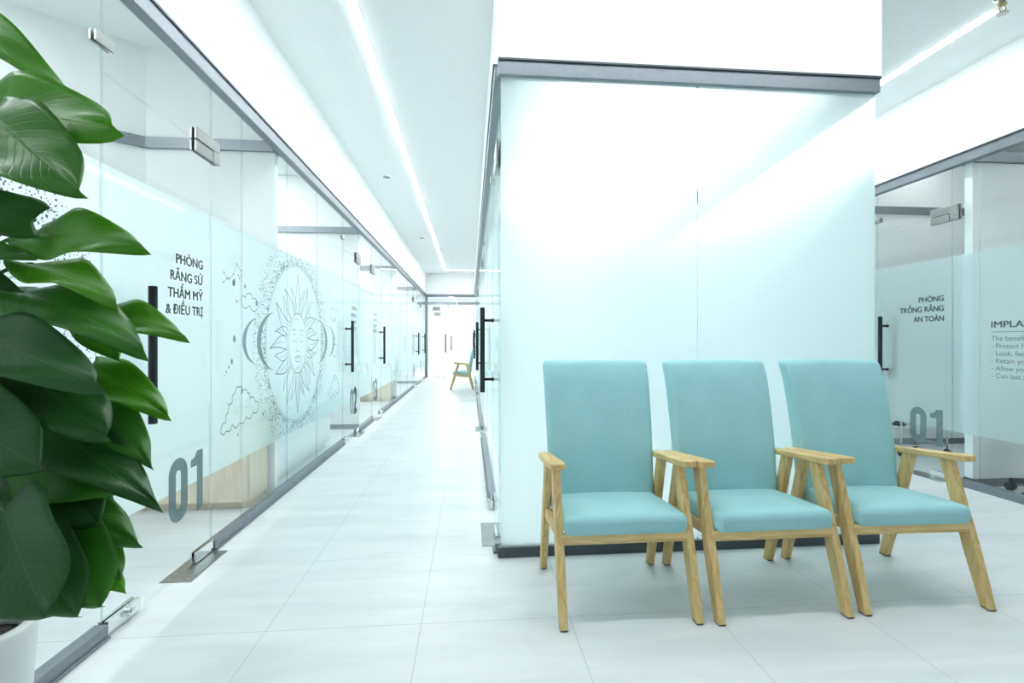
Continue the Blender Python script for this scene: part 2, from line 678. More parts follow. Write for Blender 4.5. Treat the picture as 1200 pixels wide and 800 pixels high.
def film_part(axis, c, face, s0, s1, z0, z1, m, parent, label=None, off=-0.0065):
    mb = MB()
    g = 0.003
    mb.quad([P(axis, c, s0 + g, z0, off, face), P(axis, c, s1 - g, z0, off, face),
             P(axis, c, s1 - g, z1, off, face), P(axis, c, s0 + g, z1, off, face)])
    return tag(mb.build('privacy_film', m, parent), label)


def fixed_pane(axis, c, face, s0, s1, z0=0.03, z1=RZ0 + 0.01, film=(0.40, 1.765), label='', fm=None):
    win_n[0] += 1
    o = pane_mb(axis, c, s0, s1, z0, z1).build('window_%d' % win_n[0], [M_glass, M_edge])
    struct(o, label, 'glass panel')
    if film:
        film_part(axis, c, face, s0, s1, film[0], film[1], fm or M_film, o, 'frosted aqua film band', 0.0065 if fm is M_filmf else -0.0065)
    return o


def handle(axis, c, face, s, parent, z0=0.765, z1=1.325):
    mb = MB()
    mb.tube([P(axis, c, s, z0, 0.072, face), P(axis, c, s, z1, 0.072, face)], 0.0165, 16)
    h = mb.build('door_handle', M_black, parent, smooth=True)
    h['label'] = 'black tubular pull handle'
    es = h.modifiers.new('es', 'EDGE_SPLIT')
    es.split_angle = 0.9
    for zz in (z0 + 0.085, z1 - 0.085):
        mb = MB()
        mb.tube([P(axis, c, s, zz, 0.0, face), P(axis, c, s, zz, 0.004, face), P(axis, c, s, zz, 0.012, face), P(axis, c, s, zz, 0.0121, face),
                 P(axis, c, s, zz, 0.066, face)], [0.013, 0.013, 0.013, 0.0095, 0.0095], 12)
        mb.build('handle_standoff', M_black, h, smooth=True)
    # matching bar on the room side
    mb = MB()
    mb.tube([P(axis, c, s, z0, -0.072, face), P(axis, c, s, z1, -0.072, face)], 0.0165, 16)
    for zz in (z0 + 0.085, z1 - 0.085):
        mb.tube([P(axis, c, s, zz, -0.066, face), P(axis, c, s, zz, 0.0, face)], 0.0095, 10)
    mb.build('inner_handle', M_black, parent, smooth=True)


def plate(axis, c, face, s0, s1, z0, z1, t, name, parent, m=None, notch=None):
    """a pair of clamping plates either side of the glass"""
    mb = MB()
    for sg in (1, -1):
        a = P(axis, c, s0, z0, sg * GT / 2, face)
        b = P(axis, c, s1, z1, sg * (GT / 2 + t), face)
        lo = tuple(min(p, q) for p, q in zip(a, b))
        hi = tuple(max(p, q) for p, q in zip(a, b))
        mb.box(lo, hi)
    return mb.build(name, m or M_steel, parent, bevel=0.0015)


def text_mesh(lines, heights, right_align, bold, wscale=1.0):
    """returns list of (verts2d, faces) for lines [(text, baseline v, cap height)] in metres, anchored at u=0"""
    out = []
    for (txt, v0, h) in lines:
        c = bpy.data.curves.new('lettering', 'FONT')
        c.body = txt
        c.size = 1.0
        c.fill_mode = 'FRONT'
        o = bpy.data.objects.new('lettering', c)
        COL.objects.link(o)
        bpy.context.view_layer.update()
        dg = bpy.context.evaluated_depsgraph_get()
        me = bpy.data.meshes.new_from_object(o.evaluated_get(dg))
        k = h / 0.69
        xs = [v.co.x for v in me.vertices]
        x0, x1 = min(xs), max(xs)
        vs = []
        for v in me.vertices:
            u = (v.co.x - (x1 if right_align else x0)) * k * wscale
            vs.append((u, v0 + v.co.y * k))
        fs = [tuple(p.vertices) for p in me.polygons]
        n0 = len(vs)
        if bold:
            base = list(vs)
            q = bold * k
            for j, (du, dv) in enumerate(((q, 0), (-q, 0), (0, q * .6), (0, -q * .6))):
                vs += [(u + du, v + dv) for u, v in base]
                fs += [tuple(i + n0 * (j + 1) for i in f) for f in fs[:len(me.polygons)]]
        out.append((vs, fs, (x1 - x0) * k * wscale))
        bpy.data.objects.remove(o)
        bpy.data.meshes.remove(me)
        bpy.data.curves.remove(c)
    return out


def decal(axis, c, face, s0, sdir, pieces, name, parent, m, off=-0.0058, label=None):
    mb = MB()
    for vs, fs, *_ in pieces:
        b = len(mb.v)
        for u, v in vs:
            mb.v.append(P(axis, c, s0 + sdir * u, v, off, face))
        for f in fs:
            mb.f.append(tuple(b + i for i in f))
            mb.mi.append(0)
    o = mb.build(name, m, parent)
    if label:
        o['label'] = label
    return o


def fit_lines(lines, bold, right_align=True):
    """lines: (text, baseline z, cap height, wanted width)"""
    out = []
    for (t, z, h, w) in lines:
        q = text_mesh([(t, z, h)], None, right_align, bold)[0]
        k = w / q[2] if w else 1
        out.append(([(u * k, v) for u, v in q[0]], q[1]))
    return out


def digit_pieces(d, u0, z0, w, h):
    """heavy condensed numerals as polygons"""
    st = w * (0.50 if d == '1' else 0.37)
    if d == '0':
        def stadium(hw, hh, n=10):
            pts = []
            for k in range(n + 1):
                t = math.pi * k / n
                pts.append((hw * math.cos(t), hh - hw + hw * math.sin(t)))
            for k in range(n + 1):
                t = math.pi + math.pi * k / n
                pts.append((hw * math.cos(t), -hh + hw + hw * math.sin(t)))
            return pts
        a = stadium(w / 2, h / 2)
        b = stadium(w / 2 - st, h / 2 - st * 1.05)
        n = len(a)
        vs = [(u0 + w / 2 + x, z0 + h / 2 + y) for x, y in a + b]
        fs = [(i, (i + 1) % n, n + (i + 1) % n, n + i) for i in range(n)]
        return [(vs, fs)]
    if d == '1':
        vs = [(u0 + w - st, z0), (u0 + w, z0), (u0 + w, z0 + h), (u0 + w - st, z0 + h), (u0 + w - st * 1.02, z0 + h),
              (u0 + w * .30, z0 + h * .90), (u0, z0 + h * .875), (u0, z0 + h * .755), (u0 + w - st, z0 + h * .755)]
        return [(vs, [(0, 1, 2, 3, 8), (3, 4, 5, 6, 7, 8)])]
    q = text_mesh([(d, 0, h)], None, False, 0.06)[0]
    k = w / q[2]
    return [([(u0 + u * k, z0 + v) for u, v in q[0]], q[1])]


def number(axis, c, face, s_right, sdir, txt, z0, h, w, gap, parent, label):
    """numerals, right edge at s_right"""
    pcs = []
    tot = len(txt) * w + (len(txt) - 1) * gap
    for i, ch in enumerate(txt):
        ww = w * (0.72 if ch == '1' else 1)
        u = -tot + i * (w + gap) + (w - ww if ch == '1' else 0)
        pcs += digit_pieces(ch, u, z0, ww, h)
    return decal(axis, c, face, s_right, sdir, pcs, 'room_number', parent, M_ink, label=label)


def glass_door(axis, c, face, s0, s1, hinge_at, label, film=(0.40, 1.765), h_off=0.13, z0=0.012, ztop=2.100, transom=True, tlabel='', fm=None, bolts=True):
    """frameless glass door; hinge_at = s of the hinge side (s0 or s1)"""
    door_n[0] += 1
    o = pane_mb(axis, c, s0, s1, z0, ztop - 0.004).build('door_%d' % door_n[0], [M_glass, M_edge])
    struct(o, label, 'glass door')
    if film:
        film_part(axis, c, face, s0, s1, film[0], film[1], fm or M_film, o, 'frosted aqua film band')
    sgn = 1 if hinge_at == s1 else -1
    lock_at = s0 if hinge_at == s1 else s1
    handle(axis, c, face, lock_at + sgn * h_off, o)
    # lower lock rail with its thumb turn
    a, b = sorted((lock_at + sgn * 0.006, lock_at + sgn * 0.185))
    lk = plate(axis, c, face, a, b, 0.008, 0.060, 0.014, 'floor_lock', o, M_chrome)
    mb = MB()
    ctr = lock_at + sgn * 0.11
    mb.tube([P(axis, c, ctr, 0.036, 0.018, face), P(axis, c, ctr, 0.036, 0.032, face)], 0.015, 14)
    mb.bar(P(axis, c, ctr - 0.016, 0.029, 0.034, face), P(axis, c, ctr + 0.016, 0.043, 0.034, face), (0.012, 0.012), (0.012, 0.012), (0, 0, 1))
    mb.build('thumb_turn', M_chrome, lk, smooth=False, bevel=0.002)
    # lower pivot shoe and the steel cover plate of the floor spring
    a, b = sorted((hinge_at, hinge_at - sgn * 0.165))
    plate(axis, c, face, a, b, 0.008, 0.060, 0.012, 'pivot_shoe', o, M_chrome)
    a, b = sorted((hinge_at - sgn * 0.012, hinge_at - sgn * 0.345))
    mb = MB()
    pa, pb = P(axis, c, a, 0.0, -0.050, face), P(axis, c, b, 0.004, 0.090, face)
    mb.box(tuple(min(p, q) for p, q in zip(pa, pb)), tuple(max(p, q) for p, q in zip(pa, pb)))
    fp = mb.build('floor_spring_plate', M_steel, o, bevel=0.001)
    if bolts:
        mb = MB()
        for q in (0.27, 0.32):
            for e in (-0.02, 0.06):
                x, y, z = P(axis, c, hinge_at - sgn * q, 0.004, e, face)
                mb.lathe([(0.006, 0), (0.006, 0.0012), (0.0, 0.0016)], (x, y, z), 10)
        mb.build('plate_screw', M_chrome, fp)
    if transom:
        t = fixed_pane(axis, c, face, s0, s1, ztop, RZ0 + 0.01, None, tlabel or ('clear transom glass over ' + label))
        # corner hinge clamping transom, door and side light
        a, b = sorted((hinge_at + sgn * 0.060, hinge_at - sgn * 0.165))
        mb = MB()
        gk = MB()
        for sd in (1, -1):
            p0 = P(axis, c, a + 0.004, ztop - 0.054, sd * GT / 2, face)
            p1 = P(axis, c, b - 0.004, ztop + 0.058, sd * (GT / 2 + 0.004), face)
            gk.box(tuple(min(p, q) for p, q in zip(p0, p1)), tuple(max(p, q) for p, q in zip(p0, p1)))
        gk.build('hinge_gasket', M_rubber, t)
        for sd in (1, -1):
            e0, e1 = sorted((hinge_at - sgn * 0.004, hinge_at + sgn * 0.060))
            g0, g1 = sorted((hinge_at - sgn * 0.010, hinge_at - sgn * 0.165))
            for (u0, u1, za, zb) in ((a, b, ztop + 0.003, ztop + 0.062), (e0, e1, ztop - 0.058, ztop + 0.003), (g0, g1, ztop - 0.058, ztop - 0.004)):
                p0 = P(axis, c, u0, za, sd * GT / 2, face)
                p1 = P(axis, c, u1, zb, sd * (GT / 2 + 0.012), face)
                mb.box(tuple(min(p, q) for p, q in zip(p0, p1)), tuple(max(p, q) for p, q in zip(p0, p1)))
        mb.build('corner_hinge', M_steel, t, bevel=0.002)
        a, b = sorted((lock_at - sgn * 0.045, lock_at + sgn * 0.045))
        plate(axis, c, face, a, b, ztop + 0.092, ztop + 0.132, 0.009, 'glass_clamp', t)
    return o


# ================================================================== left glass line
dl = [(1.925, 2.686, 2.686), (5.344, 6.078, 6.078), (6.884, 7.600, 6.884), (11.75, 12.50, 11.75), (13.45, 14.20, 13.45)]
rail_y('trim_1', L, YB, YE, 'along the left glass line', gaps=[(a, b) for a, b, _ in dl])
seams = [(-0.9, 0.5), (0.5, 1.925), (2.686, 3.031), (3.031, 3.749), (3.749, 4.455), (4.455, 5.344), (6.078, 6.884),
         (7.600, 8.60), (8.60, 9.65), (9.65, 10.70), (10.70, 11.75), (12.50, 13.45), (14.20, YE - 0.03)]
slabs_lbl = {0: 'frosted glass panel beside the viewer on the left', 1: 'glass panel with moon line art behind the potted plant',
             2: 'narrow glass panel right of the nearest left door', 3: 'glass panel carrying the sun drawing, left half',
             4: 'glass panel carrying the right half of the sun drawing', 5: 'glass panel just before door 02',
             6: 'glass panel between doors 02 and 03', 7: 'glass panel just after door 03', 8: 'second glass panel after door 03',
             9: 'third glass panel after door 03', 10: 'fourth glass panel after door 03', 11: 'glass panel between the two farthest left doors',
             12: 'last glass panel of the left line at the grey post'}
left_panes = []
for i, (a, b) in enumerate(seams):
    left_panes.append(fixed_pane('x', L, 1, a, b, label=slabs_lbl[i], fm=M_filmw if i < 2 else None))
nums = ['01', '02', '03', '04', '05']
wrd = ['PHÒNG', 'RĂNG SỨ', 'THẨM MỸ', '& ĐIỀU TRỊ']
for i, (a, b, hg) in enumerate(dl):
    d = glass_door('x', L, 1, a, b, hg,
                   ['nearest left glass door with large grey 01 and black pull handle', 'left glass door with grey 02, second along the corridor',
                    'left glass door with grey 03, third along the corridor', 'left glass door before the last one near the corridor end',
                    'last left glass door beside the grey end post'][i],
                   h_off=0.13 if i != 0 else 0.175,
                   tlabel=['clear transom over the nearest left door', 'clear transom over door 02', 'clear transom over door 03',
                           'clear transom over the fourth left door', 'clear transom over the last left door'][i])
    right = b - 0.066 if hg == b else b - 0.30
    number('x', L, 1, right, 1, nums[i], 0.253, 0.30, 0.150, -0.016 if i == 0 else 0.02, d, 'grey room number')
    zb = [1.468, 1.387, 1.306, 1.229]
    wd = [0.226, 0.268, 0.288, 0.303]
    decal('x', L, 1, right, 1, fit_lines([(t, z, 0.043, w) for t, z, w in zip(wrd, zb, wd)], 0.038), 'room_name', d, M_ink,
          label='grey lettering of the room name')

# ---- line drawings on the left glass
rnd = random.Random(7)


class Ink:
    def __init__(self):
        self.p = []

    def stroke(self, pts, w, taper=False):
        n = len(pts)
        vs = []
        for i, (x, y) in enumerate(pts):
            x0, y0 = pts[max(i - 1, 0)]
            x1, y1 = pts[min(i + 1, n - 1)]
            dx, dy = x1 - x0, y1 - y0
            l_ = math.hypot(dx, dy) or 1
            ww = w / 2 * (math.sin(math.pi * min(max(i / (n - 1), 0.04), 0.96)) if taper else 1)
            vs += [(x - dy / l_ * ww, y + dx / l_ * ww), (x + dy / l_ * ww, y - dx / l_ * ww)]
        self.p.append((vs, [(2 * i, 2 * i + 1, 2 * i + 3, 2 * i + 2) for i in range(n - 1)]))

    def dot(self, x, y, rx, ry=None, n=8):
        ry = ry or rx
        self.p.append(([(x + rx * math.cos(2 * math.pi * k / n), y + ry * math.sin(2 * math.pi * k / n)) for k in range(n)], [tuple(range(n))]))

    def clip(self, s0, s1, z0, z1):
        """pieces whose centre falls on this pane"""
        out = []
        for vs, fs in self.p:
            for f in fs:
                cx = sum(vs[i][0] for i in f) / len(f)
                cy = sum(vs[i][1] for i in f) / len(f)
                if s0 < cx < s1 and z0 < cy < z1:
                    out.append(([vs[i] for i in f], [tuple(range(len(f)))]))
        return out


def arc(cx, cy, rx, ry, a0, a1, n=24):
    return [(cx + rx * math.cos(math.radians(a0 + (a1 - a0) * k / n)), cy + ry * math.sin(math.radians(a0 + (a1 - a0) * k / n))) for k in range(n + 1)]


def bez(p0, p1, p2, p3, n=12):
    o = []
    for k in range(n + 1):
        t = k / n
        a, b, c, d = (1 - t) ** 3, 3 * t * (1 - t) ** 2, 3 * t * t * (1 - t), t ** 3
        o.append((a * p0[0] + b * p1[0] + c * p2[0] + d * p3[0], a * p0[1] + b * p1[1] + c * p2[1] + d * p3[1]))
    return o


ink = Ink()
SY, SZ = 4.0, 1.085
# stippled ring
for k in range(2600):
    a = rnd.uniform(0, 2 * math.pi)
    q = rnd.random() ** 1.5
    rr = 0.615 + 0.185 * q
    s = rnd.uniform(0.0036, 0.0066) * (1 - 0.25 * q)
    ink.dot(SY + rr * math.cos(a), SZ + rr * math.sin(a), s, n=5)
for k in range(96):
    a = 2 * math.pi * k / 96
    ink.dot(SY + 0.588 * math.cos(a), SZ + 0.588 * math.sin(a), 0.0022, n=5)
    ink.dot(SY + 0.815 * math.cos(a), SZ + 0.815 * math.sin(a), 0.0028, n=5)
ink.stroke(arc(SY, SZ, 0.603, 0.603, 0, 360, 96), 0.0035)
# face
ink.stroke(arc(SY, SZ, 0.205, 0.235, 0, 360, 60), 0.006)
ink.stroke(arc(SY - 0.03, SZ - 0.005, 0.150, 0.20, 70, 330, 36), 0.0035)
for sx in (-1, 1):
    ex = SY + sx * 0.078
    ink.stroke(arc(ex, SZ + 0.035, 0.045, 0.022, 190, 350, 14), 0.006, True)
    ink.stroke(arc(ex, SZ + 0.040, 0.052, 0.034, 20, 160, 14), 0.004, True)
    ink.stroke(arc(ex, SZ + 0.060, 0.066, 0.050, 25, 155, 14), 0.006, True)
ink.stroke(bez((SY - 0.012, SZ + 0.05), (SY - 0.02, SZ), (SY - 0.01, SZ - 0.02), (SY - 0.028, SZ - 0.05)), 0.004)
ink.stroke(arc(SY, SZ - 0.05, 0.028, 0.014, 180, 360, 12), 0.005)
ink.stroke(bez((SY - 0.058, SZ - 0.112), (SY - 0.02, SZ - 0.09), (SY - 0.01, SZ - 0.105), (SY, SZ - 0.10)), 0.005)
ink.stroke(bez((SY, SZ - 0.10), (SY + 0.01, SZ - 0.105), (SY + 0.02, SZ - 0.09), (SY + 0.058, SZ - 0.112)), 0.005)
ink.stroke(arc(SY, SZ - 0.112, 0.058, 0.036, 180, 360, 16), 0.006, True)
ink.stroke(arc(SY, SZ - 0.112, 0.050, 0.004, 180, 360, 10), 0.004)
ink.stroke(arc(SY, SZ - 0.178, 0.035, 0.012, 200, 340, 10), 0.003)


def flame(ang, r0, r1, hw, bend, w=0.0068):
    a = math.radians(ang)
    ca, sa = math.cos(a), math.sin(a)

    def T(r, t):
        return (SY + r * ca - t * sa, SZ + r * sa + t * ca)
    rm1, rm2 = r0 + (r1 - r0) * .4, r0 + (r1 - r0) * .72
    tip = T(r1, bend)
    ink.stroke(bez(T(r0, hw), T(rm1, hw * 1.15 - bend * 1.1), T(rm2, hw * .25 + bend * .2), tip), w, False)
    ink.stroke(bez(T(r0, -hw), T(rm1, -hw * 1.0 - bend * 1.1), T(rm2, -hw * .5 + bend * .6), tip), w, False)
    ink.stroke(bez(T(r0, 0), T(rm1, -bend * .8), T(rm2, bend * .1), T(r0 + (r1 - r0) * .85, bend * .6)), w * .5, True)


for k in range(12):
    ang = 90 + k * 30
    big = k % 3 == 0
    r1 = {0: 0.555, 1: 0.50, 2: 0.53}[k % 3]
    flame(ang, 0.225, r1 * (1.0 if k in (0, 6) else 0.98), 0.052, 0.035 * (1 if k % 2 else -1) if k % 6 else 0.0)
for k in range(12):
    flame(105 + k * 30, 0.230, 0.46, 0.040, 0.035 * (-1 if k % 2 else 1), 0.0055)


# crescents flanking the sun
def crescent(yc, hh, depth, sgn, thick):
    n = 22
    vs = []
    for i in range(n + 1):
        t = -1 + 2 * i / n
        base = depth * (1 - math.sqrt(max(0, 1 - t * t * 0.92)))
        th = thick * math.sqrt(max(0.0, 1 - t * t))
        x0 = yc + sgn * base
        vs += [(x0, SZ + 0.015 + hh * t), (x0 + sgn * max(th, 0.002), SZ + 0.015 + hh * t * 0.985)]
    ink.p.append((vs, [(2 * i, 2 * i + 1, 2 * i + 3, 2 * i + 2) for i in range(n)]))


def cloud(pts, w=0.006, n=7):
    """bumpy closed outline through the points"""
    m = len(pts)
    out = []
    for i in range(m):
        x0, y0 = pts[i]
        x1, y1 = pts[(i + 1) % m]
        mx_, my_ = (x0 + x1) / 2, (y0 + y1) / 2
        dx, dy = x1 - x0, y1 - y0
        for k in range(n):
            t = k / n
            b = math.sin(math.pi * t) * 0.28
            out.append((x0 + dx * t - dy * b, y0 + dy * t + dx * b))
    out.append(out[0])
    ink.stroke(out, w)


heavy = Ink()
ink_save = ink
ink = heavy
crescent(3.255, 0.205, 0.36, 1, 0.062)
crescent(3.055, 0.150, 0.26, 1, 0.046)
crescent(4.80, 0.205, 0.40, -1, 0.062)
crescent(5.05, 0.150, 0.28, -1, 0.046)
for (x, y, r_) in ((2.955, 1.115, .022), (2.945, 1.44, .020), (2.925, 0.985, .017), (2.89, 0.955, .011), (2.862, 0.93, .008), (2.838, 0.91, .006),
                   (3.09, 1.435, .014), (3.25, 1.345, .018), (2.985, 1.335, .010), (3.05, 0.80, .016), (2.885, 0.745, .008), (3.0, 0.55, .010),
                   (3.35, 0.62, .013), (3.46, 0.56, .012), (4.52, 1.28, .014), (4.62, 0.79, .016), (5.07, 1.32, .016), (5.09, 1.13, .014),
                   (5.05, 0.72, .016), (5.16, 1.42, .012), (5.19, 0.62, .012)):
    ink.dot(x, y, r_ * 0.8, r_, n=12)
star = [(2.985, 1.555), (2.945, 1.49), (2.90, 1.46), (2.885, 1.452), (2.87, 1.458), (3.035, 1.525), (3.045, 1.495), (3.02, 1.475), (3.005, 1.49), (2.835, 1.485), (2.83, 1.43)]
for x, y in star:
    ink.dot(x, y, 0.0075, n=8)
ink.dot(2.955, 1.445, 0.012, 0.022, n=12)
heavy = ink
ink = ink_save
for a, b in ((0, 5), (5, 6), (6, 7), (1, 2), (2, 3), (3, 4), (4, 9), (4, 10), (0, 1)):
    ink.stroke([star[a], star[b]], 0.0025)
cloud([(2.80, 0.600), (2.86, 0.645), (2.885, 0.70), (2.93, 0.745), (2.965, 0.80), (3.02, 0.83), (3.06, 0.80), (3.12, 0.785), (3.16, 0.745),
       (3.23, 0.715), (3.28, 0.675), (3.20, 0.655), (3.10, 0.640), (3.02, 0.617), (2.93, 0.622), (2.86, 0.597)])
for q in range(46):
    a = rnd.uniform(2.93, 3.2)
    ink.dot(a, rnd.uniform(0.66, 0.77), 0.003, n=5)
cloud([(3.03, 1.345), (3.10, 1.365), (3.14, 1.395), (3.19, 1.37), (3.27, 1.32), (3.15, 1.325)], 0.005)
cloud([(4.86, 0.60), (4.95, 0.63), (5.0, 0.70), (5.06, 0.75), (5.12, 0.73), (5.16, 0.66), (5.24, 0.62), (5.12, 0.58), (5.0, 0.575)], 0.005)
cloud([(4.92, 1.34), (5.0, 1.43), (5.08, 1.35)], 0.005)
cloud([(4.96, 1.0), (5.06, 1.07), (5.16, 1.0)], 0.005)
for pane, (a, b) in zip(left_panes, seams):
    if 2.6 < a < 5.0:
        for src, mm, nm in ((ink, M_inkl, 'sun_line_drawing'), (heavy, M_inkc, 'grey_crescents_and_stars')):
            pc = src.clip(a, b, 0.402, 1.763)
            if pc:
                decal('x', L, 1, 0, 1, pc, nm, pane, mm)

# the drawing on the near panel: another stippled ring with fine rays and a crescent
ink = Ink()
MY, MZ = 1.22, 1.10
for k in range(3000):
    a = rnd.uniform(0, 2 * math.pi)
    rr = 0.545 + 0.19 * rnd.random() ** 1.3
    ink.dot(MY + rr * math.cos(a), MZ + rr * math.sin(a), rnd.uniform(0.0026, 0.0048), n=5)
for k in range(40):
    a = 2 * math.pi * k / 40
    r1 = 0.50 if k % 2 else 0.42
    ink.stroke([(MY + 0.26 * math.cos(a), MZ + 0.26 * math.sin(a)), (MY + r1 * math.cos(a + .03), MZ + r1 * math.sin(a + .03))], 0.0028)
    if k % 4 == 0:
        ink.dot(MY + 0.45 * math.cos(a), MZ + 0.45 * math.sin(a), 0.010)
        ink.stroke(arc(MY + 0.38 * math.cos(a + .08), MZ + 0.38 * math.sin(a + .08), 0.020, 0.020, 0, 360, 16), 0.003)
ink.stroke(arc(MY, MZ, 0.255, 0.255, 0, 360, 60), 0.004)
ink.stroke(arc(MY + 0.06, MZ, 0.20, 0.22, 60, 300, 40), 0.004)
for k in range(4):
    z = MZ + 0.44 + 0.045 * k + 0.02 * (k % 2)
    ink.stroke(bez((MY + 0.05, z - 0.05), (MY + 0.2, z + 0.05), (MY + 0.34, z - 0.03), (MY + 0.52, z - 0.01)), 0.003)
decal('x', L, 1, 0, 1, ink.clip(0.505, 1.92, 0.402, 1.763), 'moon_line_drawing', left_panes[1], M_inkl)
# small scattered pattern on the panels past door 03
for pane, (a, b) in zip(left_panes, seams):
    if 7.5 < a < 11:
        ink = Ink()
        for k in range(90):
            x, y = rnd.uniform(a + .05, b - .05), rnd.uniform(0.5, 1.70)
            q = rnd.random()
            if q < .5:
                ink.dot(x, y, rnd.uniform(.006, .016))
            elif q < .8:
                ink.stroke(arc(x, y, .04, .05, rnd.uniform(0, 180), rnd.uniform(200, 360), 12), 0.008)
            else:
                ink.stroke([(x, y), (x + rnd.uniform(-.1, .1), y + rnd.uniform(-.15, .15))], 0.007)
        decal('x', L, 1, 0, 1, ink.p, 'star_pattern', pane, M_inkl)

# ================================================================== middle glass room
rail_x('trim_2', BY, BX0 - 0.012, BX1 + 0.012, 'over the frosted front glass behind the armchairs')
dm = [(2.60, 3.36, 2.60), (5.55, 6.30, 6.30)]
rail_y('trim_3', BX0, BY + 0.03, 8.6, 'along the corridor side of the middle room', gaps=[(a, b) for a, b, _ in dm])
rail_y('trim_4', BX1, BY + 0.03, 8.6, 'along the right side of the middle room')
fixed_pane('y', BY, -1, BX0, 1.20, film=(0.045, 2.452), label='left half of the frosted front glass behind the first armchair', fm=M_filmf)
fixed_pane('y', BY, -1, 1.20, BX1, film=(0.045, 2.452), label='right half of the frosted front glass behind two armchairs', fm=M_filmf)
fixed_pane('x', BX0, -1, BY + 0.008, 2.60, label='narrow glass strip at the front left corner of the middle room')
for i, (a, b, hg) in enumerate(dm):
    d = glass_door('x', BX0, -1, a, b, hg, ['glass door with black handle on the right of the corridor, nearest', 'second glass door on the right side of the corridor'][i],
                   tlabel=['clear transom over the nearest right corridor door', 'clear transom over the second right corridor door'][i])
for k, (a, b) in enumerate(((3.36, 4.45), (4.45, 5.55), (6.30, 7.45), (7.45, 8.58))):
    fixed_pane('x', BX0, -1, a, b, label=['first', 'second', 'third', 'fourth'][k] + ' fixed glass panel along the right of the corridor')
for k, (a, b) in enumerate(((BY + 0.008, 3.7), (3.7, 5.0), (5.0, 6.3), (6.3, 8.58))):
    fixed_pane('x', BX1, 1, a, b, film=(0.045, 2.035), label=['first', 'second', 'third', 'fourth'][k] + ' glass panel on the far side of the middle room')
# further along the corridor
rail_y('trim_5', BX0, 8.6, YE, 'along the right of the corridor past the middle room', gaps=[(9.4, 10.15), (12.2, 12.95)])
for k, (a, b) in enumerate(((8.61, 9.4), (10.15, 11.2), (11.2, 12.2), (12.95, YE - 0.03))):
    fixed_pane('x', BX0, -1, a, b, label=['first', 'second', 'third', 'last'][k] + ' far glass panel right of the corridor, beyond the middle room')
for i, (a, b, hg) in enumerate(((9.4, 10.15, 10.15), (12.2, 12.95, 12.95))):
    glass_door('x', BX0, -1, a, b, hg, ['third glass door on the right side of the corridor', 'farthest glass door on the right, by the lone armchair'][i],
               tlabel=['clear transom over the third right corridor door', 'clear transom over the farthest right corridor door'][i])

# ================================================================== end of the corridor
rail_x('trim_6', YE, L, BX0, 'across the corridor end', base=False)
mb = MB()
mb.box((L - 0.01, YE - 0.04, 0), (L + 0.07, YE + 0.04, RZ0))
struct(mb.build('trim_7', M_alu, bevel=0.003), 'grey metal post where the left glass meets the corridor end', 'post')
glass_door('y', YE, -1, L + 0.28, -0.66, L + 0.28, 'left leaf of the clear glass doors at the corridor end', film=None, h_off=0.09,
           tlabel='clear transom over the left end door')
fixed_pane('y', YE, -1, L + 0.07, L + 0.28, film=None, label='clear side glass beside the grey end post')
fixed_pane('y', YE, -1, -0.66, 0.12, film=None, label='clear glass at the corridor end on the right')

# ================================================================== right glass line
rail_y('trim_8', R, YB, 8.6, 'along the far right glass line', gaps=[(3.49, 4.19)])
for k, (a, b) in enumerate(((-1.0, 0.9), (0.9, 3.284), (3.284, 3.49), (4.19, 5.4), (5.4, 7.0), (7.0, 8.58))):
    p = fixed_pane('x', R, -1, a, b, label=['glass panel at the far right beside the viewer', 'glass panel with the implant text at the right edge',
                                            'narrow glass panel right of the far right door', 'glass panel just beyond the far right door',
                                            'second glass panel beyond the far right door', 'last glass panel of the far right line'][k])
    if k == 1:
        pcs = fit_lines([('IMPLANT', 1.200, 0.045, 0.315)], 0.02, False)
        pcs.append(([(0, 1.166), (0.62, 1.166), (0.62, 1.170), (0, 1.170)], [(0, 1, 2, 3)]))
        zz = 1.106
        for j, t in enumerate(('The benefits', '- Protect he', '- Look, feel,', '- Retain you', '- Allow you t', '- Can last a l')):
            pcs += fit_lines([(t, zz - 0.0535 * j, 0.034, None)], 0.0, False)
        decal('x', R, -1, 3.208, -1, pcs, 'treatment_text', p, M_ink, label='grey lettering about implant benefits')
d = glass_door('x', R, -1, 3.49, 4.19, 3.49, 'far right glass door with grey 01 and black pull handle', h_off=0.11, tlabel='clear transom over the far right door')
number('x', R, -1, 3.571, -1, '01', 0.255, 0.295, 0.150, -0.010, d, 'grey room number')
decal('x', R, -1, 3.564, -1, fit_lines([('PHÒNG', 1.425, 0.043, 0.215), ('TRỒNG RĂNG', 1.345, 0.043, 0.395), ('AN TOÀN', 1.265, 0.043, 0.263)], 0.038),
      'room_name', d, M_ink, label='grey lettering of the room name')


# ================================================================== rooms behind the glass
def partition(name, pts, label, h=CEIL, t=0.06, skirt=True):
    """solid white partition along a polyline with a grey rail on it"""
    mb = MB()
    mr = MB()
    mk = MB()
    for (x0, y0), (x1, y1) in zip(pts[:-1], pts[1:]):
        mid = Vector(((x0 + x1) / 2, (y0 + y1) / 2, 0))
        side = Vector((-(y1 - y0), x1 - x0, 0)).normalized()
        mb.bar((x0, y0, h / 2), (x1, y1, h / 2), (t, h), (t, h), side)
        mr.bar((x0, y0, 2.495), (x1, y1, 2.495), (t + 0.05, 0.075), (t + 0.05, 0.075), side)
        mk.bar((x0, y0, 0.03), (x1, y1, 0.03), (t + 0.02, 0.06), (t + 0.02, 0.06), side)
    o = struct(mb.build(name, M_wall), label, 'wall')
    tag(mr.build('rail', M_alu, o), 'grey metal rail')
    if skirt:
        tag(mk.build('skirting', M_alu, o), 'grey skirting')
    return o


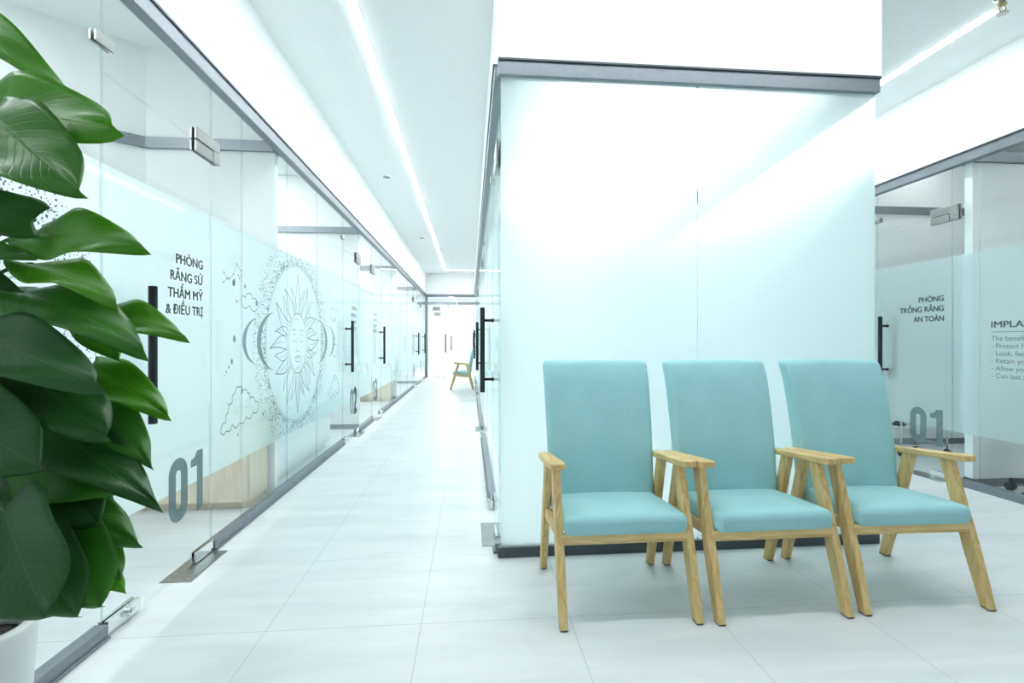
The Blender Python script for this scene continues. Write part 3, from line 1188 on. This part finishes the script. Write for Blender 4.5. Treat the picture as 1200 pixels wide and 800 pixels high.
partition('wall_room_1', [(L - 0.04, 3.66), (-2.28, 3.66)], 'white back wall of the nearest left room, behind the oak cabinet', skirt=False)
partition('wall_room_7', [(-2.262, 3.675), (-4.1, 2.3)], 'slanted white wall of the nearest left room, seen through glass')
partition('wall_room_8', [(-4.14, 2.25), (-4.14, YB)], 'white rear wall of the nearest left room')
partition('wall_room_2', [(L - 0.04, 6.30), (-4.5, 6.30)], 'white partition between the second and third left rooms')
partition('wall_room_3', [(L - 0.04, 9.45), (-4.5, 9.45)], 'white partition seen through glass past door 03')
partition('wall_room_4', [(L - 0.04, 13.0), (-4.5, 13.0)], 'white partition before the last left room')
partition('wall_room_5', [(R + 0.04, 4.85), (5.45, 4.85), (5.45, 8.5)], 'white back wall of the far right room')
pr = partition('wall_room_6', [(R + 0.04, 3.40), (6.9, 3.40)], 'white partition beside the far right door', h=RZ0)

# pale wood cabinet in the nearest left room
c = empty('oak_cabinet', (-1.90, 3.46, 0))
tag(c, 'low pale oak cabinet on the floor behind the nearest left door', 'cabinet')
mb = MB()
mb.box((-0.33, -0.14, 0.05), (0.46, 0.15, 0.70))
mb.box((-0.31, -0.10, 0.0), (0.44, 0.13, 0.05))
mb.build('body', M_cabwood, c, bevel=0.003)
for x0 in (-0.325, 0.07):
    mb = MB()
    mb.box((x0, -0.16, 0.055), (x0 + 0.385, -0.142, 0.695))
    mb.build('door', M_cabwood, c, bevel=0.002)
mb = MB()
mb.box((-0.34, -0.17, 0.70), (0.475, 0.155, 0.72))
mb.build('worktop', M_cabwhite, c, bevel=0.003)
c2 = empty('white_base_cabinet', (-1.78, 3.95, 0))
tag(c2, 'long white base unit along the glass right of the oak cabinet', 'cabinet')
mb = MB()
mb.box((-0.25, -0.22, 0.06), (0.30, 1.35, 0.70))
mb.box((-0.22, -0.18, 0.0), (0.26, 1.30, 0.06))
mb.build('body', M_cabwhite, c2, bevel=0.003)
mb = MB()
mb.box((-0.26, -0.23, 0.70), (0.32, 1.37, 0.725))
mb.build('worktop', M_cabwhite, c2, bevel=0.003)
c3 = empty('oak_cabinet', (-1.85, 9.22, 0))
tag(c3, 'distant pale oak cabinet seen below the film past door 03', 'cabinet')
mb = MB()
mb.box((-0.40, -0.18, 0.06), (0.40, 0.17, 0.78))
mb.box((-0.38, -0.14, 0.0), (0.38, 0.15, 0.06))
mb.build('body', M_cabwood, c3, bevel=0.003)
for x0 in (-0.395, 0.005):
    mb = MB()
    mb.box((x0, -0.20, 0.065), (x0 + 0.39, -0.182, 0.775))
    mb.build('door', M_cabwood, c3, bevel=0.002)

# wire trolley behind the far right door
t = empty('instrument_trolley', (4.36, 4.50, 0))
tag(t, 'chrome wire trolley with glass shelves behind the far right door', 'trolley')
for sx in (-1, 1):
    for sy in (-1, 1):
        mb = MB()
        mb.tube([(sx * .24, sy * .17, 0.06), (sx * .24, sy * .17, 0.78)], 0.008, 8)
        mb.build('post', M_chrome, t, smooth=True)
        mb = MB()
        mb.tube([(sx * .24 - .012, sy * .17, 0.03), (sx * .24 + .012, sy * .17, 0.03)], 0.03, 14)
        mb.build('caster', M_black, t)
for z in (0.10, 0.27, 0.72):
    mb = MB()
    mb.box((-.23, -.16, z), (.23, .16, z + 0.006))
    mb.build('glass_shelf', [M_glass], t)
    mb = MB()
    for sy in (-1, 1):
        mb.tube([(-.24, sy * .17, z), (.24, sy * .17, z)], 0.006, 8)
    for sx in (-1, 1):
        mb.tube([(sx * .24, -.17, z), (sx * .24, .17, z)], 0.006, 8)
    mb.build('shelf_rail', M_chrome, t, smooth=True)
a = empty('curing_lamp', (4.22, 4.46, 0.2762))
tag(a, 'small black handheld device standing on the trolley shelf', 'dental device')
mb = MB()
mb.lathe([(0.055, 0), (0.058, 0.012), (0.035, 0.03), (0.030, 0.05)], (0, 0, 0), 20)
mb.build('stand', M_black, a, smooth=True)
mb = MB()
mb.tube([(0.0, 0, 0.04), (-0.01, 0, 0.10), (-0.03, 0, 0.15), (-0.075, 0, 0.165)], [0.016, 0.018, 0.016, 0.008], 10)
mb.build('handset', M_black, a, smooth=True)
# rolling stool at the right edge
s = empty('rolling_stool', (4.065, 3.02, 0))
tag(s, 'dark rolling stool behind the glass at the right edge', 'stool')
mb = rbox((0.19, 0.19, 0.045), 0.035, 4, 3)
for i, (x, y, z) in enumerate(mb.v):
    q = math.hypot(x, y)
    m_ = max(abs(x), abs(y)) or 1
    k = m_ / (q or 1)
    mb.v[i] = (x * k, y * k, z + 0.52)
mb.build('seat', M_tealplastic, s, smooth=True)
mb = MB()
mb.tube([(0, 0, 0.10), (0, 0, 0.48)], 0.022, 14)
mb.build('gas_column', M_black, s, smooth=True)
for k in range(5):
    a_ = 2 * math.pi * k / 5 + math.pi
    mb = MB()
    mb.bar((0, 0, 0.105), (0.27 * math.cos(a_), 0.27 * math.sin(a_), 0.075), (0.05, 0.035), (0.032, 0.022), (0, 0, 1))
    lg = mb.build('leg', M_black, s, bevel=0.006)
    mb = MB()
    e = Vector((0.262 * math.cos(a_), 0.262 * math.sin(a_), 0.031))
    nrm = Vector((-math.sin(a_), math.cos(a_), 0)) * 0.02
    mb.tube([e - nrm, e + nrm], 0.030, 16)
    mb.tube([e, e + Vector((0, 0, .045))], 0.010, 8)
    mb.build('caster', M_black, lg)

# reception beyond the corridor end
dk = empty('reception_desk', (-0.25, 20.5, 0))
tag(dk, 'white desk far beyond the glass at the corridor end', 'desk')
mb = MB()
mb.box((-0.7, -0.3, 0), (1.4, 0.3, 0.95))
mb.build('body', M_cabwhite, dk, bevel=0.01)
mb = MB()
mb.box((-0.75, -0.36, 0.95), (1.45, 0.34, 1.0))
mb.build('top', M_wall, dk, bevel=0.005)
lp = empty('dental_lamp', (-0.1, 18.6, 0))
tag(lp, 'slim grey lamp arm on a stand beyond the corridor end', 'lamp')
mb = MB()
mb.lathe([(0.22, 0), (0.22, 0.03), (0.03, 0.05)], (0, 0, 0), 24)
mb.build('base', M_steel, lp, smooth=False)
mb = MB()
mb.tube([(0, 0, 0.04), (0, 0, 1.35), (-0.18, 0, 1.62), (-0.5, 0, 1.5)], 0.02, 10)
mb.build('arm', M_steel, lp, smooth=True)
mb = MB()
mb.lathe([(0.0, 0.02), (0.05, 0.03), (0.12, 0.0), (0.11, -0.03), (0.0, -0.03)], (-0.5, 0, 1.47), 20)
mb.build('lamp_head', M_cabwhite, lp, smooth=True)
rail_x('trim_9', 18.0, -3.0, 3.0, 'of the second glass screen beyond the corridor end', base=False)
glass_door('y', 18.0, -1, -1.25, -0.60, -1.25, 'left leaf of the far glass doors beyond the corridor end', film=None, h_off=0.09,
           tlabel='clear transom over the far left leaf')
glass_door('y', 18.0, -1, 0.30, 0.95, 0.95, 'right leaf of the far glass doors beyond the corridor end', film=None, h_off=0.09,
           tlabel='clear transom over the far right leaf')
fixed_pane('y', 18.0, -1, -3.0, -1.25, film=None, label='clear glass left of the far doors')
fixed_pane('y', 18.0, -1, -0.60, 0.30, film=(0.05, 1.7), label='frosted glass between the far door leaves')
fixed_pane('y', 18.0, -1, 0.95, 3.0, film=None, label='clear glass right of the far doors')


# ================================================================== ceiling lights and fittings
def strip_light(name, segs, label, m=None, w=0.055, group=None):
    o = empty(name, (segs[0][0][0], segs[0][0][1], CEIL))
    tag(o, label, 'ceiling light', group)
    a = MB()
    b = MB()
    for (x0, y0), (x1, y1) in segs:
        x0, x1 = sorted((x0 - o.location.x, x1 - o.location.x))
        y0, y1 = sorted((y0 - o.location.y, y1 - o.location.y))
        hw = w / 2
        a.box((x0 - hw, y0 - hw, -0.006), (x1 + hw, y1 + hw, -0.002))
        b.box((x0 - hw - .006, y0 - hw - .006, -0.003), (x1 + hw + .006, y1 + hw + .006, -0.0005))
    b.build('housing', M_wall, o)
    a.build('diffuser', m or M_strip, o)
    return o


strip_light('ceiling_light', [((-0.72, 1.9), (-0.72, 14.2)), ((-0.72, 14.2), (0.08, 14.2))], 'long bright light strip along the corridor ceiling, turning right at its end')
strip_light('ceiling_light', [((-0.63, 1.9), (2.6, 1.9))], 'light strip across the hall ceiling in front of the frosted glass', M_hallstrip)
strip_light('ceiling_light', [((3.27, 2.80), (3.27, 8.2))], 'bright light strip on the right-hand corridor ceiling', M_sidestrip)
strip_light('ceiling_light', [((1.40, 3.5), (1.40, 7.6))], 'broad light panel inside the middle room behind the front glass', M_midstrip, 0.95)
strip_light('ceiling_light', [((-2.7, -2.5), (-2.7, 2.6))], 'light strip in the nearest left room', M_nearstrip, 0.1)
strip_light('ceiling_light', [((-2.7, 4.1), (-2.7, 5.9))], 'light strip in the second left room', M_roomstrip, 0.12)
strip_light('ceiling_light', [((-2.7, 6.8), (-2.7, 9.0))], 'light strip in the third left room', M_roomstrip, 0.12)
strip_light('ceiling_light', [((-2.7, 9.9), (-2.7, 12.6))], 'light strip in the fourth left room', M_roomstrip, 0.12)
strip_light('ceiling_light', [((-2.7, 13.3), (-2.7, 14.9))], 'light strip in the last left room', M_roomstrip, 0.12)
strip_light('ceiling_light', [((5.2, -2.0), (5.2, 2.9))], 'light strip in the right room by the stool', M_rightstrip, 0.08)
strip_light('ceiling_light', [((4.7, 3.7), (4.7, 4.6))], 'short light strip behind the far right door', M_rightstrip, 0.08)
strip_light('ceiling_light', [((-0.9, 15.6), (-0.9, 23.0))], 'light strip in the reception beyond the corridor', M_nearstrip, 0.2)
strip_light('ceiling_light', [((1.2, 15.6), (1.2, 23.0))], 'second light strip in the reception beyond the corridor', M_nearstrip, 0.2)


def sprinkler(loc, label):
    o = empty('sprinkler', loc)
    o.scale = (1.35, 1.35, 1.35)
    tag(o, label, 'sprinkler')
    mb = MB()
    mb.lathe([(0.034, 0), (0.034, -0.004), (0.024, -0.012), (0.0, -0.012)], (0, 0, 0), 20)
    mb.build('escutcheon', M_chrome, o, smooth=True)
    mb = MB()
    mb.lathe([(0.012, -0.010), (0.012, -0.03), (0.017, -0.032), (0.017, -0.038), (0.006, -0.04)], (0, 0, 0), 14)
    for sx in (-1, 1):
        mb.tube([(sx * .010, 0, -0.036), (sx * .017, 0, -0.05), (sx * .010, 0, -0.066), (0, 0, -0.072)], 0.003, 6)
    mb.build('body', M_brass, o, smooth=True)
    mb = MB()
    mb.lathe([(0.0, -0.072), (0.021, -0.072), (0.022, -0.075), (0.0, -0.076)], (0, 0, 0), 16)
    mb.build('deflector', M_steel, o)
    return o


sprinkler((3.185, 2.66, CEIL), 'small sprinkler hanging by the right-hand ceiling light strip')


def detector(loc, r, label, cat='ceiling speaker'):
    o = empty('ceiling_speaker', loc)
    tag(o, label, cat)
    mb = MB()
    mb.lathe([(r, 0), (r, -0.012), (r * .92, -0.02), (r * .80, -0.021)], (0, 0, 0), 28)
    mb.build('bezel', M_wall, o, smooth=False)
    mb = MB()
    mb.lathe([(r * .78, -0.0215), (r * .7, -0.026), (0.0, -0.028)], (0, 0, 0), 28)
    mb.build('grille', M_alu, o, smooth=True)


def px_ceiling(x, y):
    pass


detector((-1.04, 6.18, CEIL), 0.055, 'small round ceiling speaker left of the light strip, nearer one')
detector((-0.95, 9.75, CEIL), 0.07, 'small round ceiling speaker left of the light strip, farther one')


# ================================================================== armchairs
def make_armchair():
    t = empty('armchair')
    LX = 0.267
    for sx in (-1, 1):
        for front in (True, False):
            x = sx * LX
            if front:
                foot, top = Vector((x, -0.262, 0)), Vector((x, -0.085, 0.578))
            else:
                foot, top = Vector((x, 0.252, 0)), Vector((x, 0.105, 0.558))
            mb = MB()
            # leg cut level at the floor: build from horizontal sections
            secs = [(0.0, 0.030, 0.042), (0.012, 0.030, 0.043), (0.36, 0.032, 0.058), (1.0, 0.032, 0.052)]
            vs = []
            for q, wx, wy in secs:
                p = foot.lerp(top, q)
                for a, b in ((-1, -1), (1, -1), (1, 1), (-1, 1)):
                    vs.append((p.x + a * wx / 2, p.y + b * wy / 2, p.z))
            mb.v = vs
            for i in range(3):
                for k in range(4):
                    mb.f.append((i * 4 + k, i * 4 + (k + 1) % 4, i * 4 + 4 + (k + 1) % 4, i * 4 + 4 + k))
                    mb.mi.append(1 if i == 0 else 0)
            mb.f += [(3, 2, 1, 0), (12, 13, 14, 15)]
            mb.mi += [1, 0]
            mb.build('leg', [M_wood, M_rubber], t, bevel=0.004)
        # armrest: flat paddle, a little wider in front, dipping to the rear
        mb = MB()
        prof = [(-0.185, 0.052, 0.612), (-0.165, 0.066, 0.611), (-0.06, 0.068, 0.600), (0.10, 0.060, 0.583), (0.205, 0.048, 0.572), (0.222, 0.040, 0.570)]
        for y, w, z in prof:
            for a, dz in ((-1, -0.026), (1, -0.026), (1, 0), (-1, 0)):
                mb.v.append((sx * (LX + 0.006) + a * w / 2, y, z + dz))
        n = len(prof)
        for i in range(n - 1):
            for k in range(4):
                mb.f.append((i * 4 + k, i * 4 + (k + 1) % 4, i * 4 + 4 + (k + 1) % 4, i * 4 + 4 + k))
                mb.mi.append(0)
        mb.f += [(3, 2, 1, 0), tuple((n - 1) * 4 + k for k in range(4))]
        mb.mi += [0, 0]
        mb.build('armrest', M_woody, t, bevel=0.005, bseg=3)
        mb = MB()
        mb.bar((sx * (LX - 0.004), -0.165, 0.325), (sx * (LX - 0.004), 0.172, 0.300), (0.024, 0.045), (0.024, 0.045), (1, 0, 0))
        mb.build('side_rail', M_woody, t, bevel=0.003)
    mb = MB()
    mb.bar((-0.262, -0.185, 0.313), (0.262, -0.185, 0.313), (0.042, 0.024), (0.042, 0.024), (0, 0, 1))
    mb.build('front_rail', M_woodx, t, bevel=0.003)
    mb = MB()
    mb.bar((-0.262, 0.17, 0.290), (0.262, 0.17, 0.290), (0.042, 0.024), (0.042, 0.024), (0, 0, 1))
    mb.build('rear_rail', M_woodx, t, bevel=0.003)
    # seat cushion
    mb = rbox((0.251, 0.215, 0.040), 0.028, 8, 4)
    nv = []
    for x, y, z in mb.v:
        fx, fy = x / 0.251, y / 0.215
        crown = 0.010 * (1 - fx * fx) * (1 - fy * fy) if z > 0 else 0
        front = -0.006 * max(0, -fy) ** 4
        Z = 0.3575 + z + crown + front - (y + 0.215) * 0.070 + 0.016
        nv.append((x * (1 - 0.012 * (fy + 1)), y - 0.005, Z))
    mb.v = nv
    mb.build('seat', M_fabric, t, smooth=True)
    # backrest: tall slab, gently hollowed, leaning back, top rolled rearward
    mb = rbox((0.252, 0.034, 0.345), 0.026, 10, 4)
    nv = []
    for x, y, z in mb.v:
        q = (z + 0.345) / 0.69
        hw = 0.985 + 0.055 * q
        lean = 0.172 + 0.125 * q + 0.020 * math.sin(math.pi * q) * -1 + 0.020 * max(0, (q - .86) / .14) ** 2
        hollow = 0.008 * (x / 0.25) ** 2 * -1 if y < 0 else 0
        nv.append((x * hw, y + lean + hollow, 0.318 + 0.69 * q - 0.004 * (x / .25) ** 2 * q))
    mb.v = nv
    mb.build('backrest', M_fabric, t, smooth=True)
    return t


chairs = []
proto = make_armchair()
spots = [(0.622, 2.097, 0.0, 'aqua armchair on the left of the row, nearest the corridor corner'),
         (1.236, 2.085, math.radians(0.5), 'aqua armchair in the middle of the row of three'),
         (1.862, 2.092, math.radians(-1.0), 'aqua armchair at the right end of the row, nearest the far right door'),
         (-0.185, 11.45, math.radians(-90), 'lone aqua armchair far down the corridor, seen side-on')]
for i, (x, y, rz, lb) in enumerate(spots):
    o = proto if i == 0 else copy_tree(proto)
    o.location = (x, y, 0)
    o.rotation_euler = (0, 0, rz)
    tag(o, lb, 'chair', 'aqua armchairs with beech frames')

# ================================================================== potted plant in the near left corner
PX, PY, PH = -1.148, 1.235, 0.43
plant = empty('potted_plant', (PX, PY, 0))
tag(plant, 'tall heart-leaved green plant in a white pot at the left edge', 'plant')
mb = MB()
mb.lathe([(0.078, 0.0), (0.082, 0.004), (0.106, PH - 0.02), (0.1085, PH - 0.005), (0.104, PH), (0.086, PH), (0.0825, PH - 0.006), (0.080, PH - 0.08)], (0, 0, 0), 48)
mb.f.pop()
mb.mi.pop()
mb.build('pot', M_pot, plant, smooth=True)
mb = MB()
mb.lathe([(0.0805, PH - 0.034), (0.05, PH - 0.026), (0.0, PH - 0.022)], (0, 0, 0), 28)
mb.f.pop(-1) if False else None
mb.build('soil', M_soil, plant, smooth=True)
mb = MB()
mb.tube([(-0.01, 0, PH - 0.05), (-0.012, 0.005, 0.9), (-0.008, 0.0, 1.4), (-0.01, 0, 1.74)], [0.024, 0.024, 0.022, 0.018], 14)
mb.build('moss_pole', M_bark, plant, smooth=True)
mb = MB()
rl = random.Random(3)
for k in range(3):
    pts = []
    for i in range(40):
        z = PH - 0.05 + i * 0.034
        a = 1.1 * i * 0.25 + k * 2.1
        pts.append((-0.01 + 0.030 * math.cos(a), 0.030 * math.sin(a), z))
    mb.tube(pts, 0.007, 8)
mb.build('climbing_stem', M_stem, plant, smooth=True)


def leaf(base, tip, normal, width, mat, curl=0.12, fold=0.16, petiole=None, wave=0.0, blunt=0.0):
    """heart-shaped leaf; base, tip in plant space, width = full width"""
    base, tip = Vector(base), Vector(tip)
    ax = tip - base
    ln = ax.length
    u = ax.normalized()
    nrm = Vector(normal)
    nrm = (nrm - u * nrm.dot(u)).normalized()
    s = u.cross(nrm)
    NU, NV = 22, 12
    me = bpy.data.meshes.new('leaf')
    vs, fs, uvs = [], [], []
    for i in range(NU + 1):
        t = i / NU
        # half width profile with broad shoulder near the base and a drip tip
        ex = 0.64 + 0.16 * blunt
        w = max(0.0, math.sin(math.pi * min(1, (t * 0.94 + 0.06) ** ex))) ** (0.78 - 0.24 * blunt)
        q = min(1, max(0, (t - 0.72) / 0.28))
        w *= 1 - (0.38 - 0.30 * blunt) * q * q * (3 - 2 * q)
        w = max(w, 0.012) * width / 2 * 1.08
        for j in range(NV + 1):
            v = -1 + 2 * j / NV
            lobe = 0.13 * ln * (abs(v) ** 1.6) * (1 - t) ** 2.2
            along = t * ln - lobe
            z = -curl * ln * (t ** 2.1) - curl * 0.25 * ln * (abs(v) ** 2) * 0.6 + fold * abs(v) * w * 0.9
            z += wave * math.sin(t * 9 + v * 2) * abs(v) * ln * 0.05
            # keep the tip near its target: compensate the droop
            z += curl * ln * t * 0.55
            p = base + u * along + s * (v * w) + nrm * z
            vs.append(tuple(p))
            uvs.append((t, (v + 1) / 2))
    for i in range(NU):
        for j in range(NV):
            a = i * (NV + 1) + j
            fs.append((a, a + 1, a + NV + 2, a + NV + 1))
    me.from_pydata(vs, [], fs)
    ul = me.uv_layers.new(name='UVMap')
    for p in me.polygons:
        p.use_smooth = True
        for li, vi in zip(p.loop_indices, p.vertices):
            ul.data[li].uv = uvs[vi]
    me.materials.append(mat)
    o = bpy.data.objects.new('leaf', me)
    COL.objects.link(o)
    o.parent = plant
    sd = o.modifiers.new('solid', 'SOLIDIFY')
    sd.thickness = 0.0008
    if petiole:
        st = Vector(petiole)
        mid = (st + base) / 2 + Vector((0, 0, 0.035))
        pts = [st.lerp(mid, q).lerp(mid.lerp(base, q), q) for q in [k / 8 for k in range(9)]]
        pts.append(base + u * 0.04 * ln - nrm * 0.002)
        m2 = MB()
        m2.tube(pts, [0.0042] * 8 + [0.0035, 0.002], 8)
        m2.build('leaf_stalk', M_stem, o, smooth=True)
    return o


CD = Vector((math.sin(YAW), math.cos(YAW), 0))
CR = Vector((math.cos(YAW), -math.sin(YAW), 0))


def spot(x, y, D):
    """a measured leaf point: horizontal and vertical angle and distance, in plant space"""
    p = CD * D + CR * ((x - 600) / 570 * D) + Vector((0, 0, CAM_H - (y - 400) / 570 * D))
    return p - Vector((PX, PY, 0))


# (base x, y, distance, tip x, y, distance, width m, tilt normal (right, toward viewer, up), shade, curl)
LV = [
    (-70, 2, 1.08, 92, 118, 1.04, 0.095, (0.2, 0.75, 0.5), 2, 0.05, 0),
    (-30, 126, 1.02, 131, 147, 0.96, 0.150, (0.0, 0.95, 0.22), 2, 0.06, 1),
    (-14, 134, 0.95, 88, 220, 0.89, 0.150, (0.0, 0.92, 0.35), 1, 0.10, 0.6),
    (42, 273, 1.05, 161, 283, 0.98, 0.118, (0.05, 0.85, 0.5), 2, 0.14, 0.3),
    (40, 258, 1.00, -75, 236, 0.94, 0.11, (0.0, 0.85, 0.5), 0, 0.12, 0.3),
    (38, 309, 1.04, 133, 344, 0.96, 0.100, (0.2, 0.5, 0.85), 2, 0.16, 0.4),
    (26, 342, 1.04, 161, 394, 0.92, 0.135, (0.25, 0.62, 0.75), 1, 0.18, 0.3),
    (120, 366, 1.08, 214, 390, 1.02, 0.088, (0.1, 0.75, 0.65), 2, 0.14, 0),
    (-52, 388, 0.92, 107, 443, 0.84, 0.130, (0.15, 0.72, 0.7), 0, 0.12, 0.7),
    (20, 430, 0.98, 119, 504, 0.90, 0.128, (0.2, 0.75, 0.65), 0, 0.16, 0.9),
    (106, 428, 1.08, 195, 484, 1.02, 0.085, (0.2, 0.75, 0.65), 2, 0.12, 0.5),
    (-70, 470, 0.88, 42, 548, 0.84, 0.155, (0.1, 0.95, 0.25), 0, 0.10, 0.6),
    (110, 466, 1.06, 175, 543, 1.00, 0.090, (0.35, 0.75, 0.5), 1, 0.16, 0),
    (48, 492, 1.02, 182, 586, 0.94, 0.118, (0.3, 0.7, 0.65), 0, 0.16, 0),
    (44, 535, 1.00, 128, 572, 0.94, 0.15, (0.1, 0.8, 0.55), 1, 0.14, 0.3),
    (40, 545, 0.99, 112, 612, 0.93, 0.14, (0.1, 0.8, 0.55), 0, 0.14, 0.5),
    (40, 582, 1.00, 158, 633, 0.95, 0.115, (0.15, 0.75, 0.7), 1, 0.14, 0.2),
    (4, 596, 0.86, 50, 725, 0.80, 0.175, (-0.1, 0.95, 0.25), 0, 0.08, 0.9),
    (66, 610, 0.95, 115, 711, 0.90, 0.130, (0.25, 0.92, 0.3), 1, 0.12, 0.8),
    (112, 632, 1.06, 140, 676, 1.02, 0.060, (0.6, 0.7, 0.3), 1, 0.16, 0.4),
    (112, 660, 1.04, 146, 694, 1.02, 0.045, (0.3, 0.7, 0.5), 2, 0.16, 0),
    (26, 620, 0.92, 87, 724, 0.88, 0.13, (0.2, 0.9, 0.35), 0, 0.12, 0.5),
    (98, 362, 1.10, 138, 420, 1.06, 0.085, (0.2, 0.9, 0.4), 2, 0.10, 0.3),
    (-62, 150, 1.02, 22, 200, 0.98, 0.14, (0.0, 0.8, 0.6), 0, 0.12, 0.3),
    (-50, 300, 1.00, 34, 296, 0.98, 0.07, (0.1, 0.8, 0.6), 1, 0.12, 0),
    (-48, 330, 1.04, 34, 372, 1.02, 0.10, (0.1, 0.85, 0.5), 0, 0.12, 0.3),
    (-30, 410, 1.06, 40, 432, 1.04, 0.08, (0.1, 0.8, 0.6), 2, 0.12, 0),
    (-40, 560, 0.98, 60, 610, 0.95, 0.16, (0.1, 0.9, 0.4), 0, 0.12, 0.3),
    (58, 668, 1.06, 118, 668, 1.03, 0.08, (0.2, 0.9, 0.4), 1, 0.15, 0.3),
    (34, 500, 1.10, 112, 556, 1.08, 0.12, (0.2, 0.9, 0.3), 0, 0.12, 0.3),
    (66, 575, 1.10, 132, 606, 1.06, 0.11, (0.2, 0.9, 0.4), 0, 0.12, 0.3),
    (78, 455, 1.12, 154, 500, 1.09, 0.07, (0.3, 0.9, 0.4), 2, 0.12, 0),
]
for (bx, by, bd, tx, ty, td, wd, nr, sh, cu, bl) in LV:
    b, t_ = spot(bx, by, bd), spot(tx, ty, td)
    n = CR * nr[0] - CD * nr[1] + Vector((0, 0, nr[2]))
    zs = min(max(b.z - 0.06, PH + 0.02), 1.66)
    leaf(b, t_, n, wd, M_leafs[sh], cu, petiole=(-0.005 + 0.02, -0.02, zs), wave=1.0, blunt=bl)
# the plant's other side
for k in range(22):
    a = math.radians(rl.uniform(95, 325))
    z = 0.55 + k * 0.056
    r0, r1 = rl.uniform(0.08, 0.13), rl.uniform(0.26, 0.34)
    if math.cos(a) < -0.5:
        r0, r1 = r0 * .6, min(r1, 0.19)
    b = Vector((r0 * math.cos(a), r0 * math.sin(a), z))
    if math.sin(a) < -0.75:
        b *= 1
    t_ = Vector((r1 * math.cos(a + .15), r1 * math.sin(a + .15), z - rl.uniform(0.02, 0.10)))
    n = Vector((math.cos(a) * .5, math.sin(a) * .5, 0.8))
    leaf(b, t_, n, rl.uniform(0.10, 0.15), M_leafs[rl.choice((0, 0, 1))], 0.14, petiole=(-0.01, 0, z - 0.06), wave=0.6)
